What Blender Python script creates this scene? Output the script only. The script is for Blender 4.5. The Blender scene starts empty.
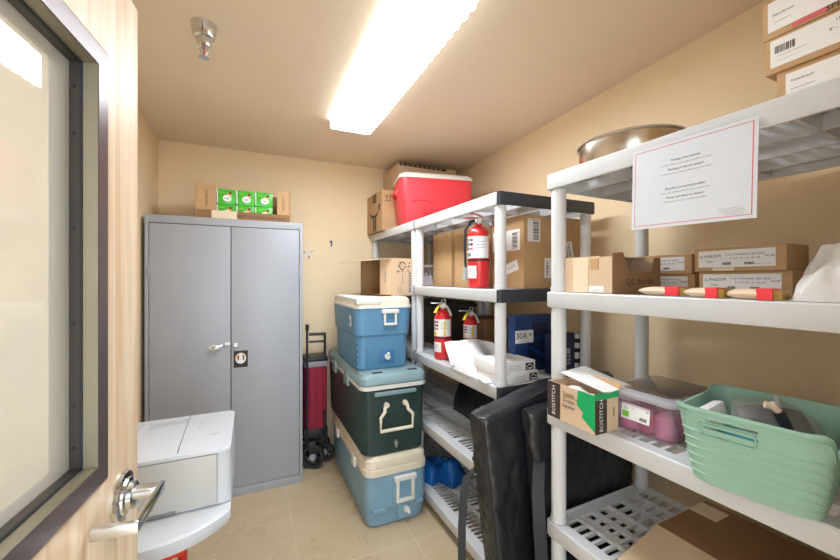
import bpy, bmesh, math, random
from mathutils import Matrix, Vector, noise
random.seed(7)
R = math.radians
PI = math.pi
sc = bpy.context.scene
C = sc.collection

# ------------------------------------------------------------------ materials
def lin(c):
    if isinstance(c, str):
        c = c.lstrip('#'); c = tuple(int(c[i:i+2], 16)/255 for i in (0, 2, 4))
    return tuple((v/12.92 if v <= .04045 else ((v+.055)/1.055)**2.4) for v in c)

def mat(name, col, rough=.5, metal=0., var=.06, scale=9., bump=0., bscale=60., bdist=.01, stretch=None, spec=.5,
        trans=0., emit=None, estr=0., alpha=1., coat=0., ior=1.45, sss=0.):
    m = bpy.data.materials.new(name); m.use_nodes = True
    nt = m.node_tree; b = nt.nodes['Principled BSDF']
    c = lin(col)
    tc = nt.nodes.new('ShaderNodeTexCoord')
    mp = nt.nodes.new('ShaderNodeMapping'); nt.links.new(tc.outputs['Object'], mp.inputs['Vector'])
    if stretch: mp.inputs['Scale'].default_value = stretch
    n = nt.nodes.new('ShaderNodeTexNoise'); n.inputs['Scale'].default_value = scale
    n.inputs['Detail'].default_value = 5
    nt.links.new(mp.outputs['Vector'], n.inputs['Vector'])
    r = nt.nodes.new('ShaderNodeValToRGB')
    r.color_ramp.elements[0].position = .3; r.color_ramp.elements[1].position = .7
    r.color_ramp.elements[0].color = (*[max(0, v*(1-var)) for v in c], 1)
    r.color_ramp.elements[1].color = (*[min(1, v*(1+var)) for v in c], 1)
    nt.links.new(n.outputs['Fac'], r.inputs['Fac'])
    nt.links.new(r.outputs['Color'], b.inputs['Base Color'])
    b.inputs['Roughness'].default_value = rough; b.inputs['Metallic'].default_value = metal
    b.inputs['Specular IOR Level'].default_value = spec
    b.inputs['Transmission Weight'].default_value = trans; b.inputs['IOR'].default_value = ior
    b.inputs['Alpha'].default_value = alpha
    b.inputs['Coat Weight'].default_value = coat
    if sss:
        b.inputs['Subsurface Weight'].default_value = sss
        b.inputs['Subsurface Radius'].default_value = (.02, .02, .02)
    if emit is not None:
        b.inputs['Emission Color'].default_value = (*lin(emit), 1); b.inputs['Emission Strength'].default_value = estr
    if bump:
        n2 = nt.nodes.new('ShaderNodeTexNoise'); n2.inputs['Scale'].default_value = bscale
        n2.inputs['Detail'].default_value = 4
        nt.links.new(mp.outputs['Vector'], n2.inputs['Vector'])
        bp = nt.nodes.new('ShaderNodeBump'); bp.inputs['Strength'].default_value = bump
        bp.inputs['Distance'].default_value = bdist
        nt.links.new(n2.outputs['Fac'], bp.inputs['Height']); nt.links.new(bp.outputs['Normal'], b.inputs['Normal'])
    return m

def clear_mat(name, tint, gloss_rough=.05, fac=.35, haze=0., hazecol='#ffffff', rbump=0., bscale=40):
    """see-through sheet: transparent + glossy by fresnel (+ a milky diffuse share)"""
    m = bpy.data.materials.new(name); m.use_nodes = True
    nt = m.node_tree; nt.nodes.clear()
    out = nt.nodes.new('ShaderNodeOutputMaterial')
    t = nt.nodes.new('ShaderNodeBsdfTransparent'); t.inputs['Color'].default_value = (*lin(tint), 1)
    g = nt.nodes.new('ShaderNodeBsdfGlossy'); g.inputs['Roughness'].default_value = gloss_rough
    g.inputs['Color'].default_value = (1, 1, 1, 1)
    lw = nt.nodes.new('ShaderNodeLayerWeight'); lw.inputs['Blend'].default_value = .5
    pw_ = nt.nodes.new('ShaderNodeMath'); pw_.operation = 'POWER'; pw_.inputs[1].default_value = 5.
    nt.links.new(lw.outputs['Facing'], pw_.inputs[0])
    fr = nt.nodes.new('ShaderNodeMath'); fr.operation = 'MULTIPLY_ADD'; fr.inputs[1].default_value = .96; fr.inputs[2].default_value = .04
    nt.links.new(pw_.outputs[0], fr.inputs[0])
    mx = nt.nodes.new('ShaderNodeMixShader')
    if rbump:
        tc = nt.nodes.new('ShaderNodeTexCoord')
        n2 = nt.nodes.new('ShaderNodeTexNoise'); n2.inputs['Scale'].default_value = bscale
        nt.links.new(tc.outputs['Object'], n2.inputs['Vector'])
        bp = nt.nodes.new('ShaderNodeBump'); bp.inputs['Strength'].default_value = rbump; bp.inputs['Distance'].default_value = .01
        nt.links.new(n2.outputs['Fac'], bp.inputs['Height'])
        nt.links.new(bp.outputs['Normal'], g.inputs['Normal']); nt.links.new(bp.outputs['Normal'], lw.inputs['Normal'])
    nt.links.new(fr.outputs[0], mx.inputs[0]); nt.links.new(t.outputs[0], mx.inputs[1]); nt.links.new(g.outputs[0], mx.inputs[2])
    last = mx
    if haze:
        d = nt.nodes.new('ShaderNodeBsdfDiffuse'); d.inputs['Color'].default_value = (*lin(hazecol), 1)
        m2 = nt.nodes.new('ShaderNodeMixShader'); m2.inputs[0].default_value = haze
        nt.links.new(mx.outputs[0], m2.inputs[1]); nt.links.new(d.outputs[0], m2.inputs[2]); last = m2
    nt.links.new(last.outputs[0], out.inputs['Surface'])
    return m

def wood_mat(name, ca, cb, rough=.4):
    m = bpy.data.materials.new(name); m.use_nodes = True
    nt = m.node_tree; b = nt.nodes['Principled BSDF']
    tc = nt.nodes.new('ShaderNodeTexCoord'); mp = nt.nodes.new('ShaderNodeMapping')
    mp.inputs['Scale'].default_value = (9, 9, .55)
    nt.links.new(tc.outputs['Object'], mp.inputs['Vector'])
    n = nt.nodes.new('ShaderNodeTexNoise'); n.inputs['Scale'].default_value = 2.2; n.inputs['Detail'].default_value = 6
    n.inputs['Distortion'].default_value = 1.4
    nt.links.new(mp.outputs['Vector'], n.inputs['Vector'])
    mp2 = nt.nodes.new('ShaderNodeMapping'); mp2.inputs['Scale'].default_value = (120, 120, 2.5)
    nt.links.new(tc.outputs['Object'], mp2.inputs['Vector'])
    n2 = nt.nodes.new('ShaderNodeTexNoise'); n2.inputs['Scale'].default_value = 2.; nt.links.new(mp2.outputs['Vector'], n2.inputs['Vector'])
    ad = nt.nodes.new('ShaderNodeMath'); ad.operation = 'MULTIPLY_ADD'; ad.inputs[1].default_value = .14
    nt.links.new(n2.outputs['Fac'], ad.inputs[0]); nt.links.new(n.outputs['Fac'], ad.inputs[2])
    r = nt.nodes.new('ShaderNodeValToRGB')
    r.color_ramp.elements[0].position = .42; r.color_ramp.elements[1].position = .85
    r.color_ramp.elements[0].color = (*lin(ca), 1); r.color_ramp.elements[1].color = (*lin(cb), 1)
    nt.links.new(ad.outputs[0], r.inputs['Fac']); nt.links.new(r.outputs['Color'], b.inputs['Base Color'])
    b.inputs['Roughness'].default_value = rough
    return m

def floor_mat():
    m = bpy.data.materials.new('sealed_floor'); m.use_nodes = True
    nt = m.node_tree; b = nt.nodes['Principled BSDF']; L = nt.links
    tc = nt.nodes.new('ShaderNodeTexCoord')
    n = nt.nodes.new('ShaderNodeTexNoise'); n.inputs['Scale'].default_value = 2.6; n.inputs['Detail'].default_value = 9
    n.inputs['Roughness'].default_value = .62; n.inputs['Distortion'].default_value = .6
    L.new(tc.outputs['Object'], n.inputs['Vector'])
    r = nt.nodes.new('ShaderNodeValToRGB'); e = r.color_ramp.elements
    e[0].position = .22; e[0].color = (*lin('#b9a587'), 1); e[1].position = .8; e[1].color = (*lin('#c9b79b'), 1)
    x = e.new(.5); x.color = (*lin('#bda98a'), 1)
    L.new(n.outputs['Fac'], r.inputs['Fac'])
    # thin pale scuffs
    mp = nt.nodes.new('ShaderNodeMapping'); mp.inputs['Scale'].default_value = (14, 3, 1); mp.inputs['Rotation'].default_value = (0, 0, .7)
    L.new(tc.outputs['Object'], mp.inputs['Vector'])
    n2 = nt.nodes.new('ShaderNodeTexNoise'); n2.inputs['Scale'].default_value = 1.6; n2.inputs['Detail'].default_value = 9; n2.inputs['Distortion'].default_value = 2.
    L.new(mp.outputs['Vector'], n2.inputs['Vector'])
    r2 = nt.nodes.new('ShaderNodeValToRGB'); r2.color_ramp.elements[0].position = .66; r2.color_ramp.elements[1].position = .78
    L.new(n2.outputs['Fac'], r2.inputs['Fac'])
    # saw-cut joints every 60 cm
    sp = nt.nodes.new('ShaderNodeSeparateXYZ'); L.new(tc.outputs['Object'], sp.inputs[0])
    def joint(axis, off, width):
        a = nt.nodes.new('ShaderNodeMath'); a.operation = 'ADD'; a.inputs[1].default_value = off; L.new(sp.outputs[axis], a.inputs[0])
        p = nt.nodes.new('ShaderNodeMath'); p.operation = 'PINGPONG'; p.inputs[1].default_value = .3; L.new(a.outputs[0], p.inputs[0])
        l = nt.nodes.new('ShaderNodeMath'); l.operation = 'LESS_THAN'; l.inputs[1].default_value = width; L.new(p.outputs[0], l.inputs[0])
        return l
    j1 = joint('X', -.225 + .6, .0022); j2 = joint('Y', -2.45 + .6*5, .0022)
    mxj = nt.nodes.new('ShaderNodeMath'); mxj.operation = 'MAXIMUM'; L.new(j1.outputs[0], mxj.inputs[0]); L.new(j2.outputs[0], mxj.inputs[1])
    sc_ = nt.nodes.new('ShaderNodeMath'); sc_.operation = 'MULTIPLY_ADD'; sc_.inputs[1].default_value = .45
    L.new(mxj.outputs[0], sc_.inputs[0])
    h = nt.nodes.new('ShaderNodeMath'); h.operation = 'MULTIPLY'; h.inputs[1].default_value = .3; L.new(r2.outputs['Color'], h.inputs[0])
    L.new(h.outputs[0], sc_.inputs[2])
    mx = nt.nodes.new('ShaderNodeMix'); mx.data_type = 'RGBA'
    L.new(sc_.outputs[0], mx.inputs['Factor']); L.new(r.outputs['Color'], mx.inputs['A'])
    mx.inputs['B'].default_value = (*lin('#e4d8c4'), 1)
    L.new(mx.outputs['Result'], b.inputs['Base Color'])
    rr = nt.nodes.new('ShaderNodeMapRange'); rr.inputs['To Min'].default_value = .16; rr.inputs['To Max'].default_value = .42
    L.new(n.outputs['Fac'], rr.inputs['Value']); L.new(rr.outputs[0], b.inputs['Roughness'])
    return m

M = {}
M['wall'] = mat('cream_wall_paint', '#ebd5b1', .62, var=.025, scale=2.2, bump=.07, bscale=170)
M['ceil'] = mat('ceiling_paint', '#e7d6be', .6, var=.02, scale=2, bump=.05, bscale=150)
M['floor'] = floor_mat()
M['wood'] = wood_mat('maple_door_veneer', '#d9c5ab', '#c09768', .42)
M['bronze'] = mat('bronze_frame', '#5c4f4f', .3, .35, var=.05, scale=15)
M['reveal'] = mat('satin_metal_reveal', '#877e69', .4, .3, var=.04)
M['bronze_dark'] = mat('dark_frame', '#3a342f', .45, .1, var=.05)
M['chrome'] = mat('chrome', '#d6d8da', .14, 1., var=.02)
M['brushed'] = mat('satin_nickel', '#d9dbdc', .3, 1., var=.03)
M['steel'] = mat('stainless_steel', '#cfc8bd', .22, 1., var=.03, scale=30, stretch=(1, 1, 8))
M['cabgrey'] = mat('grey_enamel_steel', '#9da0a7', .38, 0., var=.015, scale=5)
M['darkgap'] = mat('dark_rubber', '#26262a', .7, var=.1)
M['black'] = mat('black_plastic', '#232428', .42, var=.12, scale=20)
M['crate'] = mat('dark_brown_plastic', '#463d36', .6, var=.12)
M['blackcap'] = mat('black_end_cap', '#2f3238', .4, var=.1)
M['nylon'] = mat('black_nylon', '#1c1f24', .33, var=.12, scale=6, spec=.8, bump=.4, bscale=11, bdist=.03, stretch=(1, 1, .5))
M['nylonstrap'] = mat('black_webbing', '#2b2d31', .55, var=.15, scale=80)
M['white'] = mat('white_plastic', '#e3e2e0', .42, var=.015, sss=.0)
M['shelf'] = mat('white_shelf_plastic', '#cbccce', .36, var=.02, scale=6, bump=.03, bscale=200)
M['post'] = mat('white_post_plastic', '#d0d0d1', .33, var=.015)
M['printer'] = mat('white_printer_shell', '#c4c7cc', .38, var=.01)
M['printer_face'] = mat('warm_white_panel', '#b9b8b4', .42, var=.012)
M['lid_shade_marks'] = mat('lid_shade_marks_grey', '#a9adb3', .45, var=.02)
M['card'] = mat('cardboard', '#b8946a', .75, var=.07, scale=6, bump=.05, bscale=90)
M['card_lt'] = mat('pale_cardboard', '#cdb193', .75, var=.05, scale=6, bump=.05, bscale=90)
M['card_dk'] = mat('brown_cardboard', '#8b6745', .8, var=.07, scale=6)
M['card_in'] = mat('cardboard_inside', '#8d6c48', .85, var=.06, scale=6)
M['tape'] = mat('paper_tape', '#dcc9ac', .5, var=.05)
M['cleartape'] = mat('packing_tape', '#bb966c', .18, var=.04)
M['paper'] = mat('white_paper', '#e6e4e2', .6, var=.015)
M['ink'] = mat('black_ink', '#2a2724', .6, var=.1)
M['greyink'] = mat('grey_ink', '#7d7b7d', .6, var=.1)
M['sign_paper'] = mat('laminated_paper', '#ccd0d6', .35, var=.01)
M['redink'] = mat('red_ink', '#d2606a', .6, var=.05)
M['red'] = mat('red_enamel', '#d8282a', .3, var=.04, coat=.3)
M['redcool'] = mat('red_plastic', '#e8404a', .36, var=.03)
M['redframe'] = mat('red_frame_paint', '#cf3420', .35, var=.05)
M['blue1'] = mat('blue_plastic', '#5b8cb0', .4, var=.06, scale=8)
M['blue_shade'] = mat('deeper_blue_plastic', '#3f7099', .4, var=.05)
M['blue2'] = mat('soft_blue_plastic', '#7b9fb4', .4, var=.05, scale=8)
M['green'] = mat('dark_green_plastic', '#2b3e3c', .42, var=.22, scale=11)
M['greenlid'] = mat('grey_green_plastic', '#7f979c', .42, var=.08, scale=8)
M['cream'] = mat('cream_plastic', '#ddd2bd', .45, var=.05, scale=9)
M['offwhite'] = mat('off_white_plastic', '#dcdad4', .42, var=.03)
M['mint'] = mat('mint_plastic', '#93b9a6', .42, var=.03, scale=6)
M['teal'] = mat('teal_plastic', '#2f9fae', .45, var=.05)
M['maroon'] = mat('maroon_fabric', '#8e1f36', .75, var=.14, scale=25, bump=.2, bscale=30)
M['greyfab'] = mat('grey_fabric', '#8e8c92', .8, var=.08)
M['navy'] = mat('navy_card', '#1d3a6a', .35, var=.06)
M['navydk'] = mat('dark_navy', '#1a2547', .4, var=.1)
M['tarp'] = mat('blue_tarp', '#155aa3', .4, var=.15, scale=18, bump=.3, bscale=30)
M['packgreen'] = mat('green_wrap', '#3fae2a', .28, var=.22, scale=22)
M['packdk'] = mat('dark_green_wrap', '#14702c', .3, var=.1)
M['limegreen'] = mat('lime_print', '#7cc242', .5, var=.05)
M['emerald'] = mat('emerald_print', '#14a35f', .45, var=.08)
M['orange'] = mat('orange_print', '#e0a045', .5, var=.1)
M['brownprint'] = mat('dark_brown_print', '#3c302b', .5, var=.08)
M['yellow'] = mat('yellow_tag', '#dcc63f', .5, var=.08)
M['pink'] = mat('pink_foam', '#f792b4', .6, var=.14, scale=16)
M['pinkdk'] = mat('deep_pink_card', '#d44d78', .5, var=.1)
M['woodlt'] = mat('pale_wood', '#dcc3a8', .55, var=.1, scale=12, stretch=(6, 1, 6))
M['brass'] = mat('brass_bristle', '#9a7a3c', .5, .4, var=.15)
M['greylid'] = mat('grey_lid_plastic', '#8d857c', .3, var=.04)
M['greypack'] = mat('grey_film_pack', '#4d4a47', .25, var=.45, scale=13, bump=.3, bscale=14)
M['tyre'] = mat('black_tyre', '#2b2b2d', .6, var=.1)
M['rim'] = mat('grey_wheel_hub', '#9c9ea2', .4, var=.05)
M['torn'] = mat('bare_plaster', '#d9d6d2', .8, var=.05)
M['tornink'] = mat('scraped_paint', '#6a5a78', .8, var=.2)
M['plasticbag'] = mat('white_plastic_film', '#e9e8ea', .3, var=.02, bump=.25, bscale=22)
M['glass'] = clear_mat('door_glass', '#f4f6f1', .02, haze=.32, hazecol='#efe7da')
M['clearplastic'] = clear_mat('clear_plastic', '#f3eef4', .12, haze=.07, hazecol='#efe6ee')
M['clearlid'] = clear_mat('milky_plastic', '#efeff2', .15, haze=.36, hazecol='#e9e7ea')
M['smoke_lid'] = clear_mat('smoky_lid_plastic', '#e8e2dc', .15, haze=.3, hazecol='#8d857c')
M['clearfilm'] = clear_mat('glossy_clear_film', '#f4f4f4', .12, haze=.12, hazecol='#d8d4d0', rbump=.5, bscale=26)
M['film'] = clear_mat('clear_film', '#f4f4f4', .1, haze=.6, hazecol='#fbfaf9', rbump=.8, bscale=20)
M['lens'] = mat('lit_diffuser', '#ffffff', .5, var=0, emit='#eef7ff', estr=23.5)
M['lens_side'] = mat('lit_diffuser_side', '#ffffff', .5, var=0, emit='#eef7ff', estr=1.5)

# ------------------------------------------------------------------ mesh builder
ID = Matrix.Identity(4)
def frame(o, right, up):
    r = Vector(right).normalized(); u = Vector(up).normalized(); n = r.cross(u)
    m = Matrix((r, u, n)).transposed().to_4x4(); m.translation = Vector(o); return m
def FX(x, y, z): return frame((x, y, z), (0, -1, 0), (0, 0, 1))     # face turned to -X
def FY(x, y, z): return frame((x, y, z), (1, 0, 0), (0, 0, 1))      # face turned to -Y
def FZ(x, y, z): return frame((x, y, z), (0, -1, 0), (1, 0, 0))     # face turned up
_txt = {}
def text_geo(s):
    if s in _txt: return _txt[s]
    cu = bpy.data.curves.new('txt', 'FONT'); cu.body = s; cu.size = 1; cu.align_x = 'CENTER'; cu.align_y = 'CENTER'; cu.resolution_u = 2
    o = bpy.data.objects.new('txt', cu); C.objects.link(o)
    dg = bpy.context.evaluated_depsgraph_get(); dg.update()
    me = bpy.data.meshes.new_from_object(o.evaluated_get(dg))
    _txt[s] = ([v.co.copy() for v in me.vertices], [list(p.vertices) for p in me.polygons])
    bpy.data.objects.remove(o); bpy.data.curves.remove(cu); bpy.data.meshes.remove(me)
    return _txt[s]

def rrect(w, l, r, n=5, cx=0., cy=0.):
    pts = []
    for sx, sy, a0 in ((1, 1, 0), (-1, 1, 90), (-1, -1, 180), (1, -1, 270)):
        for k in range(n+1):
            a = R(a0 + 90*k/n)
            pts.append((cx + sx*(w/2-r) + r*math.cos(a), cy + sy*(l/2-r) + r*math.sin(a)))
    return pts

class G:
    def __init__(s): s.bm = bmesh.new(); s.mats = []
    def mi(s, m):
        m = M[m] if isinstance(m, str) else m
        if m not in s.mats: s.mats.append(m)
        return s.mats.index(m)
    def faces(s, vs, fs, m, mx=ID):
        i = s.mi(m); bv = [s.bm.verts.new(mx @ Vector(v)) for v in vs]
        for f in fs:
            try:
                q = s.bm.faces.new([bv[k] for k in f]); q.material_index = i
            except ValueError: pass
        return s
    def box(s, x0, x1, y0, y1, z0, z1, m, bev=0., mx=ID, seg=2):
        i = s.mi(m); before = set(s.bm.faces) if bev else None
        r = bmesh.ops.create_cube(s.bm, size=1, matrix=mx @ Matrix.Translation(((x0+x1)/2, (y0+y1)/2, (z0+z1)/2)) @ Matrix.Diagonal((x1-x0, y1-y0, z1-z0, 1)))
        vs = r['verts']; fs = {f for v in vs for f in v.link_faces}
        for f in fs: f.material_index = i
        if bev:
            es = list({e for v in vs for e in v.link_edges})
            bmesh.ops.bevel(s.bm, geom=es, offset=bev, segments=seg, affect='EDGES', profile=.6)
            for f in s.bm.faces:
                if f not in before: f.material_index = i
        return s
    def loft(s, rings, m, mx=ID, cap=True, closed=True):
        n = len(rings[0]); vs = [p for r in rings for p in r]; fs = []
        for a in range(len(rings)-1):
            for k in range(n if closed else n-1):
                fs.append((a*n+k, a*n+(k+1) % n, (a+1)*n+(k+1) % n, (a+1)*n+k))
        if cap:
            fs.append(tuple(reversed(range(n)))); fs.append(tuple((len(rings)-1)*n+k for k in range(n)))
        return s.faces(vs, fs, m, mx)
    def rloft(s, levels, m, mx=ID, n=5, cap=True):        # levels: (z, w, l, r[,cx,cy])
        return s.loft([[(x, y, L[0]) for x, y in rrect(L[1], L[2], L[3], n, *(L[4:6] if len(L) > 4 else (0, 0)))] for L in levels], m, mx, cap)
    def lathe(s, prof, m, mx=ID, n=24, cap=True):         # prof: (r, z)
        return s.loft([[(r*math.cos(2*PI*k/n), r*math.sin(2*PI*k/n), z) for k in range(n)] for r, z in prof], m, mx, cap)
    def cyl(s, a, b, r, m, n=16, r2=None):
        a = Vector(a); b = Vector(b); d = b-a
        q = d.to_track_quat('Z', 'Y').to_matrix().to_4x4(); q.translation = a
        return s.lathe([(r, 0), (r if r2 is None else r2, d.length)], m, q, n)
    def tube(s, pts, r, m, n=8, flat=1., cap=True):
        pts = [Vector(p) for p in pts]; rings = []; up = None
        for i, p in enumerate(pts):
            t = (pts[min(i+1, len(pts)-1)]-pts[max(i-1, 0)]).normalized()
            if up is None: up = t.orthogonal().normalized()
            up = (up - t*up.dot(t)).normalized(); sd = t.cross(up)
            rr = r[i] if isinstance(r, (list, tuple)) else r
            rings.append([tuple(p + up*rr*math.cos(2*PI*k/n) + sd*rr*flat*math.sin(2*PI*k/n)) for k in range(n)])
        return s.loft(rings, m, cap=cap)
    def ribbon(s, pts, w, wdir, th, m):                    # a strap: wide along wdir
        pts = [Vector(p) for p in pts]; wd = Vector(wdir).normalized(); rings = []
        for i, p in enumerate(pts):
            t = (pts[min(i+1, len(pts)-1)]-pts[max(i-1, 0)]).normalized(); nn = t.cross(wd).normalized()
            rings.append([tuple(p + wd*a*w/2 + nn*b*th/2) for a, b in ((1, 1), (-1, 1), (-1, -1), (1, -1))])
        return s.loft(rings, m)
    def prism(s, poly, h, m, mx=ID):                       # poly in local xy, extruded 0..h along local z
        return s.loft([[(x, y, 0) for x, y in poly], [(x, y, h) for x, y in poly]], m, mx)
    def text(s, t, size, fr, dx, dy, m, lift=.0008, rot=0., sx=1.):
        vs, fs = text_geo(t)
        return s.faces(vs, fs, m, fr @ Matrix.Translation((dx, dy, lift)) @ Matrix.Rotation(rot, 4, 'Z') @ Matrix.Diagonal((size*sx, size, 1, 1)))
    def plate(s, fr, x0, x1, y0, y1, m, lift=.0004):       # a thin printed patch lying on a face
        return s.box(x0, x1, y0, y1, -.0002, lift, m, mx=fr)
    def bars(s, fr, x0, y0, w, h, m='ink', n=14, lift=.0008, seed=1, vert=False):
        rnd = random.Random(seed); p = 0
        while p < 1:
            a = rnd.uniform(.02, .06); 
            if p+a > 1: break
            if vert: s.plate(fr, x0, x0+w, y0+p*h, y0+(p+a)*h, m, lift)
            else: s.plate(fr, x0+p*w, x0+(p+a)*w, y0, y0+h, m, lift)
            p += a + rnd.uniform(.02, .06)
        return s
    def pillow(s, w, l, h, m, seed=0, amp=.25, freq=9., n=26, p=4., mx=ID, base=0.):
        vs = []; fs = []
        for top in (1, 0):
            for j in range(n+1):
                for i in range(n+1):
                    a = -1+2*i/n; b = -1+2*j/n
                    e = max(0, (1-abs(a)**p))*max(0, (1-abs(b)**p)); x = a*w/2; y = b*l/2
                    q = Vector((x*freq+seed*7.1, y*freq, seed*3.3))
                    nz = noise.noise(q) + .5*noise.noise(q*2.3)
                    jx = noise.noise(q*.8+Vector((9, 2, 1)))*.05*w; jy = noise.noise(q*.8+Vector((3, 7, 5)))*.05*l
                    z = (base + e**.5*h*(1+amp*nz)) if top else base*.3
                    vs.append((x+jx, y+jy, max(z, .0) if top else 0))
        N = (n+1)*(n+1)
        for j in range(n):
            for i in range(n):
                q = (j*(n+1)+i, j*(n+1)+i+1, (j+1)*(n+1)+i+1, (j+1)*(n+1)+i)
                fs.append(q); fs.append(tuple(N+k for k in reversed(q)))
        for k in range(n):
            fs.append((k+1, k, N+k, N+k+1)); a = n*(n+1)+k; fs.append((a, a+1, N+a+1, N+a))
            a = k*(n+1); b = (k+1)*(n+1); fs.append((a, b, N+b, N+a)); a += n; b += n; fs.append((b, a, N+a, N+b))
        return s.faces(vs, fs, m, mx)
    def mesh(s, name, smooth=35):
        me = bpy.data.meshes.new(name)
        bmesh.ops.recalc_face_normals(s.bm, faces=s.bm.faces)
        s.bm.to_mesh(me); s.bm.free()
        for m in s.mats: me.materials.append(m)
        if smooth:
            me.polygons.foreach_set('use_smooth', [True]*len(me.polygons)); me.set_sharp_from_angle(angle=R(smooth))
        return me
    def obj(s, name, parent=None, loc=(0, 0, 0), rz=0., smooth=35, mod=None, label=None):
        o = bpy.data.objects.new(name, s.mesh(name, smooth)); C.objects.link(o)
        o.location = loc; o.rotation_euler = (0, 0, rz)
        if parent: o.parent = parent
        if label: o['label'] = label
        return o

def link(name, me, parent, loc=(0, 0, 0), rz=0.):
    o = bpy.data.objects.new(name, me); C.objects.link(o); o.parent = parent; o.location = loc; o.rotation_euler = (0, 0, rz); return o
def tag(o, label, cat, group=None):
    o['label'] = label; o['category'] = cat
    if group: o['group'] = group
    return o
def thing(name, label, cat, loc=(0, 0, 0), rz=0., group=None):
    o = bpy.data.objects.new(name, None); C.objects.link(o); o.empty_display_size = .05
    o.location = loc; o.rotation_euler = (0, 0, rz); return tag(o, label, cat, group)
def struct(o): o['kind'] = 'structure'; return o
def dup(root, loc, rz, label, group=None):
    r = root.copy(); C.objects.link(r); r.location = loc; r.rotation_euler = (0, 0, rz); r['label'] = label
    if group: r['group'] = group
    for ch in list(root.children):
        c = ch.copy(); C.objects.link(c); c.parent = r
        for g in ch.children:
            d = g.copy(); C.objects.link(d); d.parent = c
    return r

# ------------------------------------------------------------------ the room
H = 2.44
XL, YB, YF = -.60, 3.20, .09
def wx(y): return 1.652 + .0525*y            # inner face of the right wall (slightly out of square)
g = G(); g.box(-1.6, 2.2, -1.6, 3.4, -.1, 0, 'floor'); struct(g.obj('floor'))
g = G(); g.box(XL-.15, 2.2, -.06, 3.4, H, H+.1, 'ceil'); struct(g.obj('ceiling'))
g = G(); g.box(XL-.12, XL, -.06, YB+.12, 0, H, 'wall'); struct(g.obj('wall_left'))
g = G(); g.box(XL, 2.0, YB, YB+.12, 0, H, 'wall'); wb = struct(g.obj('wall_back'))
g = G(); g.prism([(wx(-.06), -.06), (wx(YB), YB), (wx(YB)+.12, YB), (wx(-.06)+.12, -.06)], H, 'wall'); struct(g.obj('wall_right'))
g = G()
g.box(XL, -.375, -.05, YF, 0, H, 'wall'); g.box(.66, wx(0)-.002, -.05, YF, 0, H, 'wall'); g.box(-.375, .66, -.05, YF, 2.08, H, 'wall')
struct(g.obj('wall_front'))
g = G(); g.box(-.375, -.34, -.055, YF+.005, 0, 2.08, 'bronze', .004); g.box(.625, .66, -.055, YF+.005, 0, 2.08, 'bronze', .004); g.box(-.34, .625, -.055, YF+.005, 2.045, 2.08, 'bronze', .004)
struct(g.obj('trim_1'))
# scraped patches on the back wall
def torn(x, z, pts, dark):
    g = G(); fr = FY(x, YB-.001, z)
    g.prism([(a*.001, b*.001) for a, b in pts], .0015, 'torn', fr)
    for a, b, w, h, t in dark: g.box(-w*.0005, w*.0005, -h*.0005, h*.0005, 0, .003, 'tornink', mx=fr @ Matrix.Translation((a*.001, b*.001, 0)) @ Matrix.Rotation(t, 4, 'Z'))
    return g.obj('torn_paint_patch', wb)
torn(.445, 1.652, [(-34, 6), (-10, 20), (8, 14), (34, 22), (30, 10), (12, -2), (14, -30), (2, -34), (-4, -10), (-22, -16)], [(-34, 8, 8, 14, .3), (4, -32, 10, 18, -.4), (30, 18, 20, 5, .3)])
torn(.634, 1.737, [(-14, 26), (10, 30), (16, 12), (6, -6), (10, -28), (-2, -24), (-12, 2)], [(-2, 20, 22, 16, .4), (4, 4, 12, 30, .1), (2, -18, 10, 16, -.3)])
g = G(); g.cyl((.2, YB-.002, 1.97), (.2, YB+.004, 1.97), .004, 'tornink', 8); g.obj('nail_hole', wb)

# ------------------------------------------------------------------ the door (local x runs hinge -> free edge, -y faces the camera)
DT = .045
door_rz = R(84.1)
wx0, wx1, wz0, wz1 = .16, .7135, 1.106, 1.8085         # window opening in the leaf
g = G()
for a in ((0, wx0, 0, 2.032), (wx1, .914, 0, 2.032), (wx0, wx1, 0, wz0), (wx0, wx1, wz1, 2.032)):
    g.box(a[0], a[1], 0, DT, a[2]+.012 if a[2] == 0 else a[2], a[3], 'wood')
door = struct(g.obj('door_1', None, (-.3215, .0995, 0), door_rz))
def ring(g, x0, x1, z0, z1, w, y0, y1, m, r=0.):
    """rectangular frame of outer size x0..x1,z0..z1 and bar width w"""
    o = [(x0, z0), (x1, z0), (x1, z1), (x0, z1)]; i = [(x0+w, z0+w), (x1-w, z0+w), (x1-w, z1-w), (x0+w, z1-w)]
    vs = [(a, y, b) for y in (y0, y1) for q in (o, i) for a, b in q]
    fs = []
    for k in range(4):
        n = (k+1) % 4
        fs += [(k, n, 4+n, 4+k), (8+k, 8+n, 12+n, 12+k), (k, n, 8+n, 8+k), (4+k, 4+n, 12+n, 12+k)]
    g.faces(vs, fs, m)
g = G()
ox0, ox1, oz0, oz1 = wx0-.04, .757, 1.066, 1.850
# near-side moulding: face with a chamfered outer edge
o = [(ox0, oz0), (ox1, oz0), (ox1, oz1), (ox0, oz1)]
def off(d): return [(ox0+d, oz0+d), (ox1-d, oz0+d), (ox1-d, oz1-d), (ox0+d, oz1-d)]
def sweep(loops, m, name, par, smooth=20):
    vs = [(a, y, b) for d, y in loops for a, b in off(d)]; fs = []
    for q in range(len(loops)-1):
        for k in range(4):
            n = (k+1) % 4; fs.append((q*4+k, q*4+n, q*4+4+n, q*4+4+k))
    return G().faces(vs, fs, m).obj(name, par, smooth=smooth)
fr_o = sweep([(0, -.001), (.003, -.007), (.012, -.0125), (.044, -.0125), (.046, -.0115)], 'bronze', 'window_frame', door)
sweep([(.0455, -.0115), (.0462, .0095), (.046, .0100)], 'reveal', 'frame_reveal', fr_o)
sweep([(.046, .0092), (.050, .0092), (.050, .0122)], 'darkgap', 'gasket', fr_o)
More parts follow.
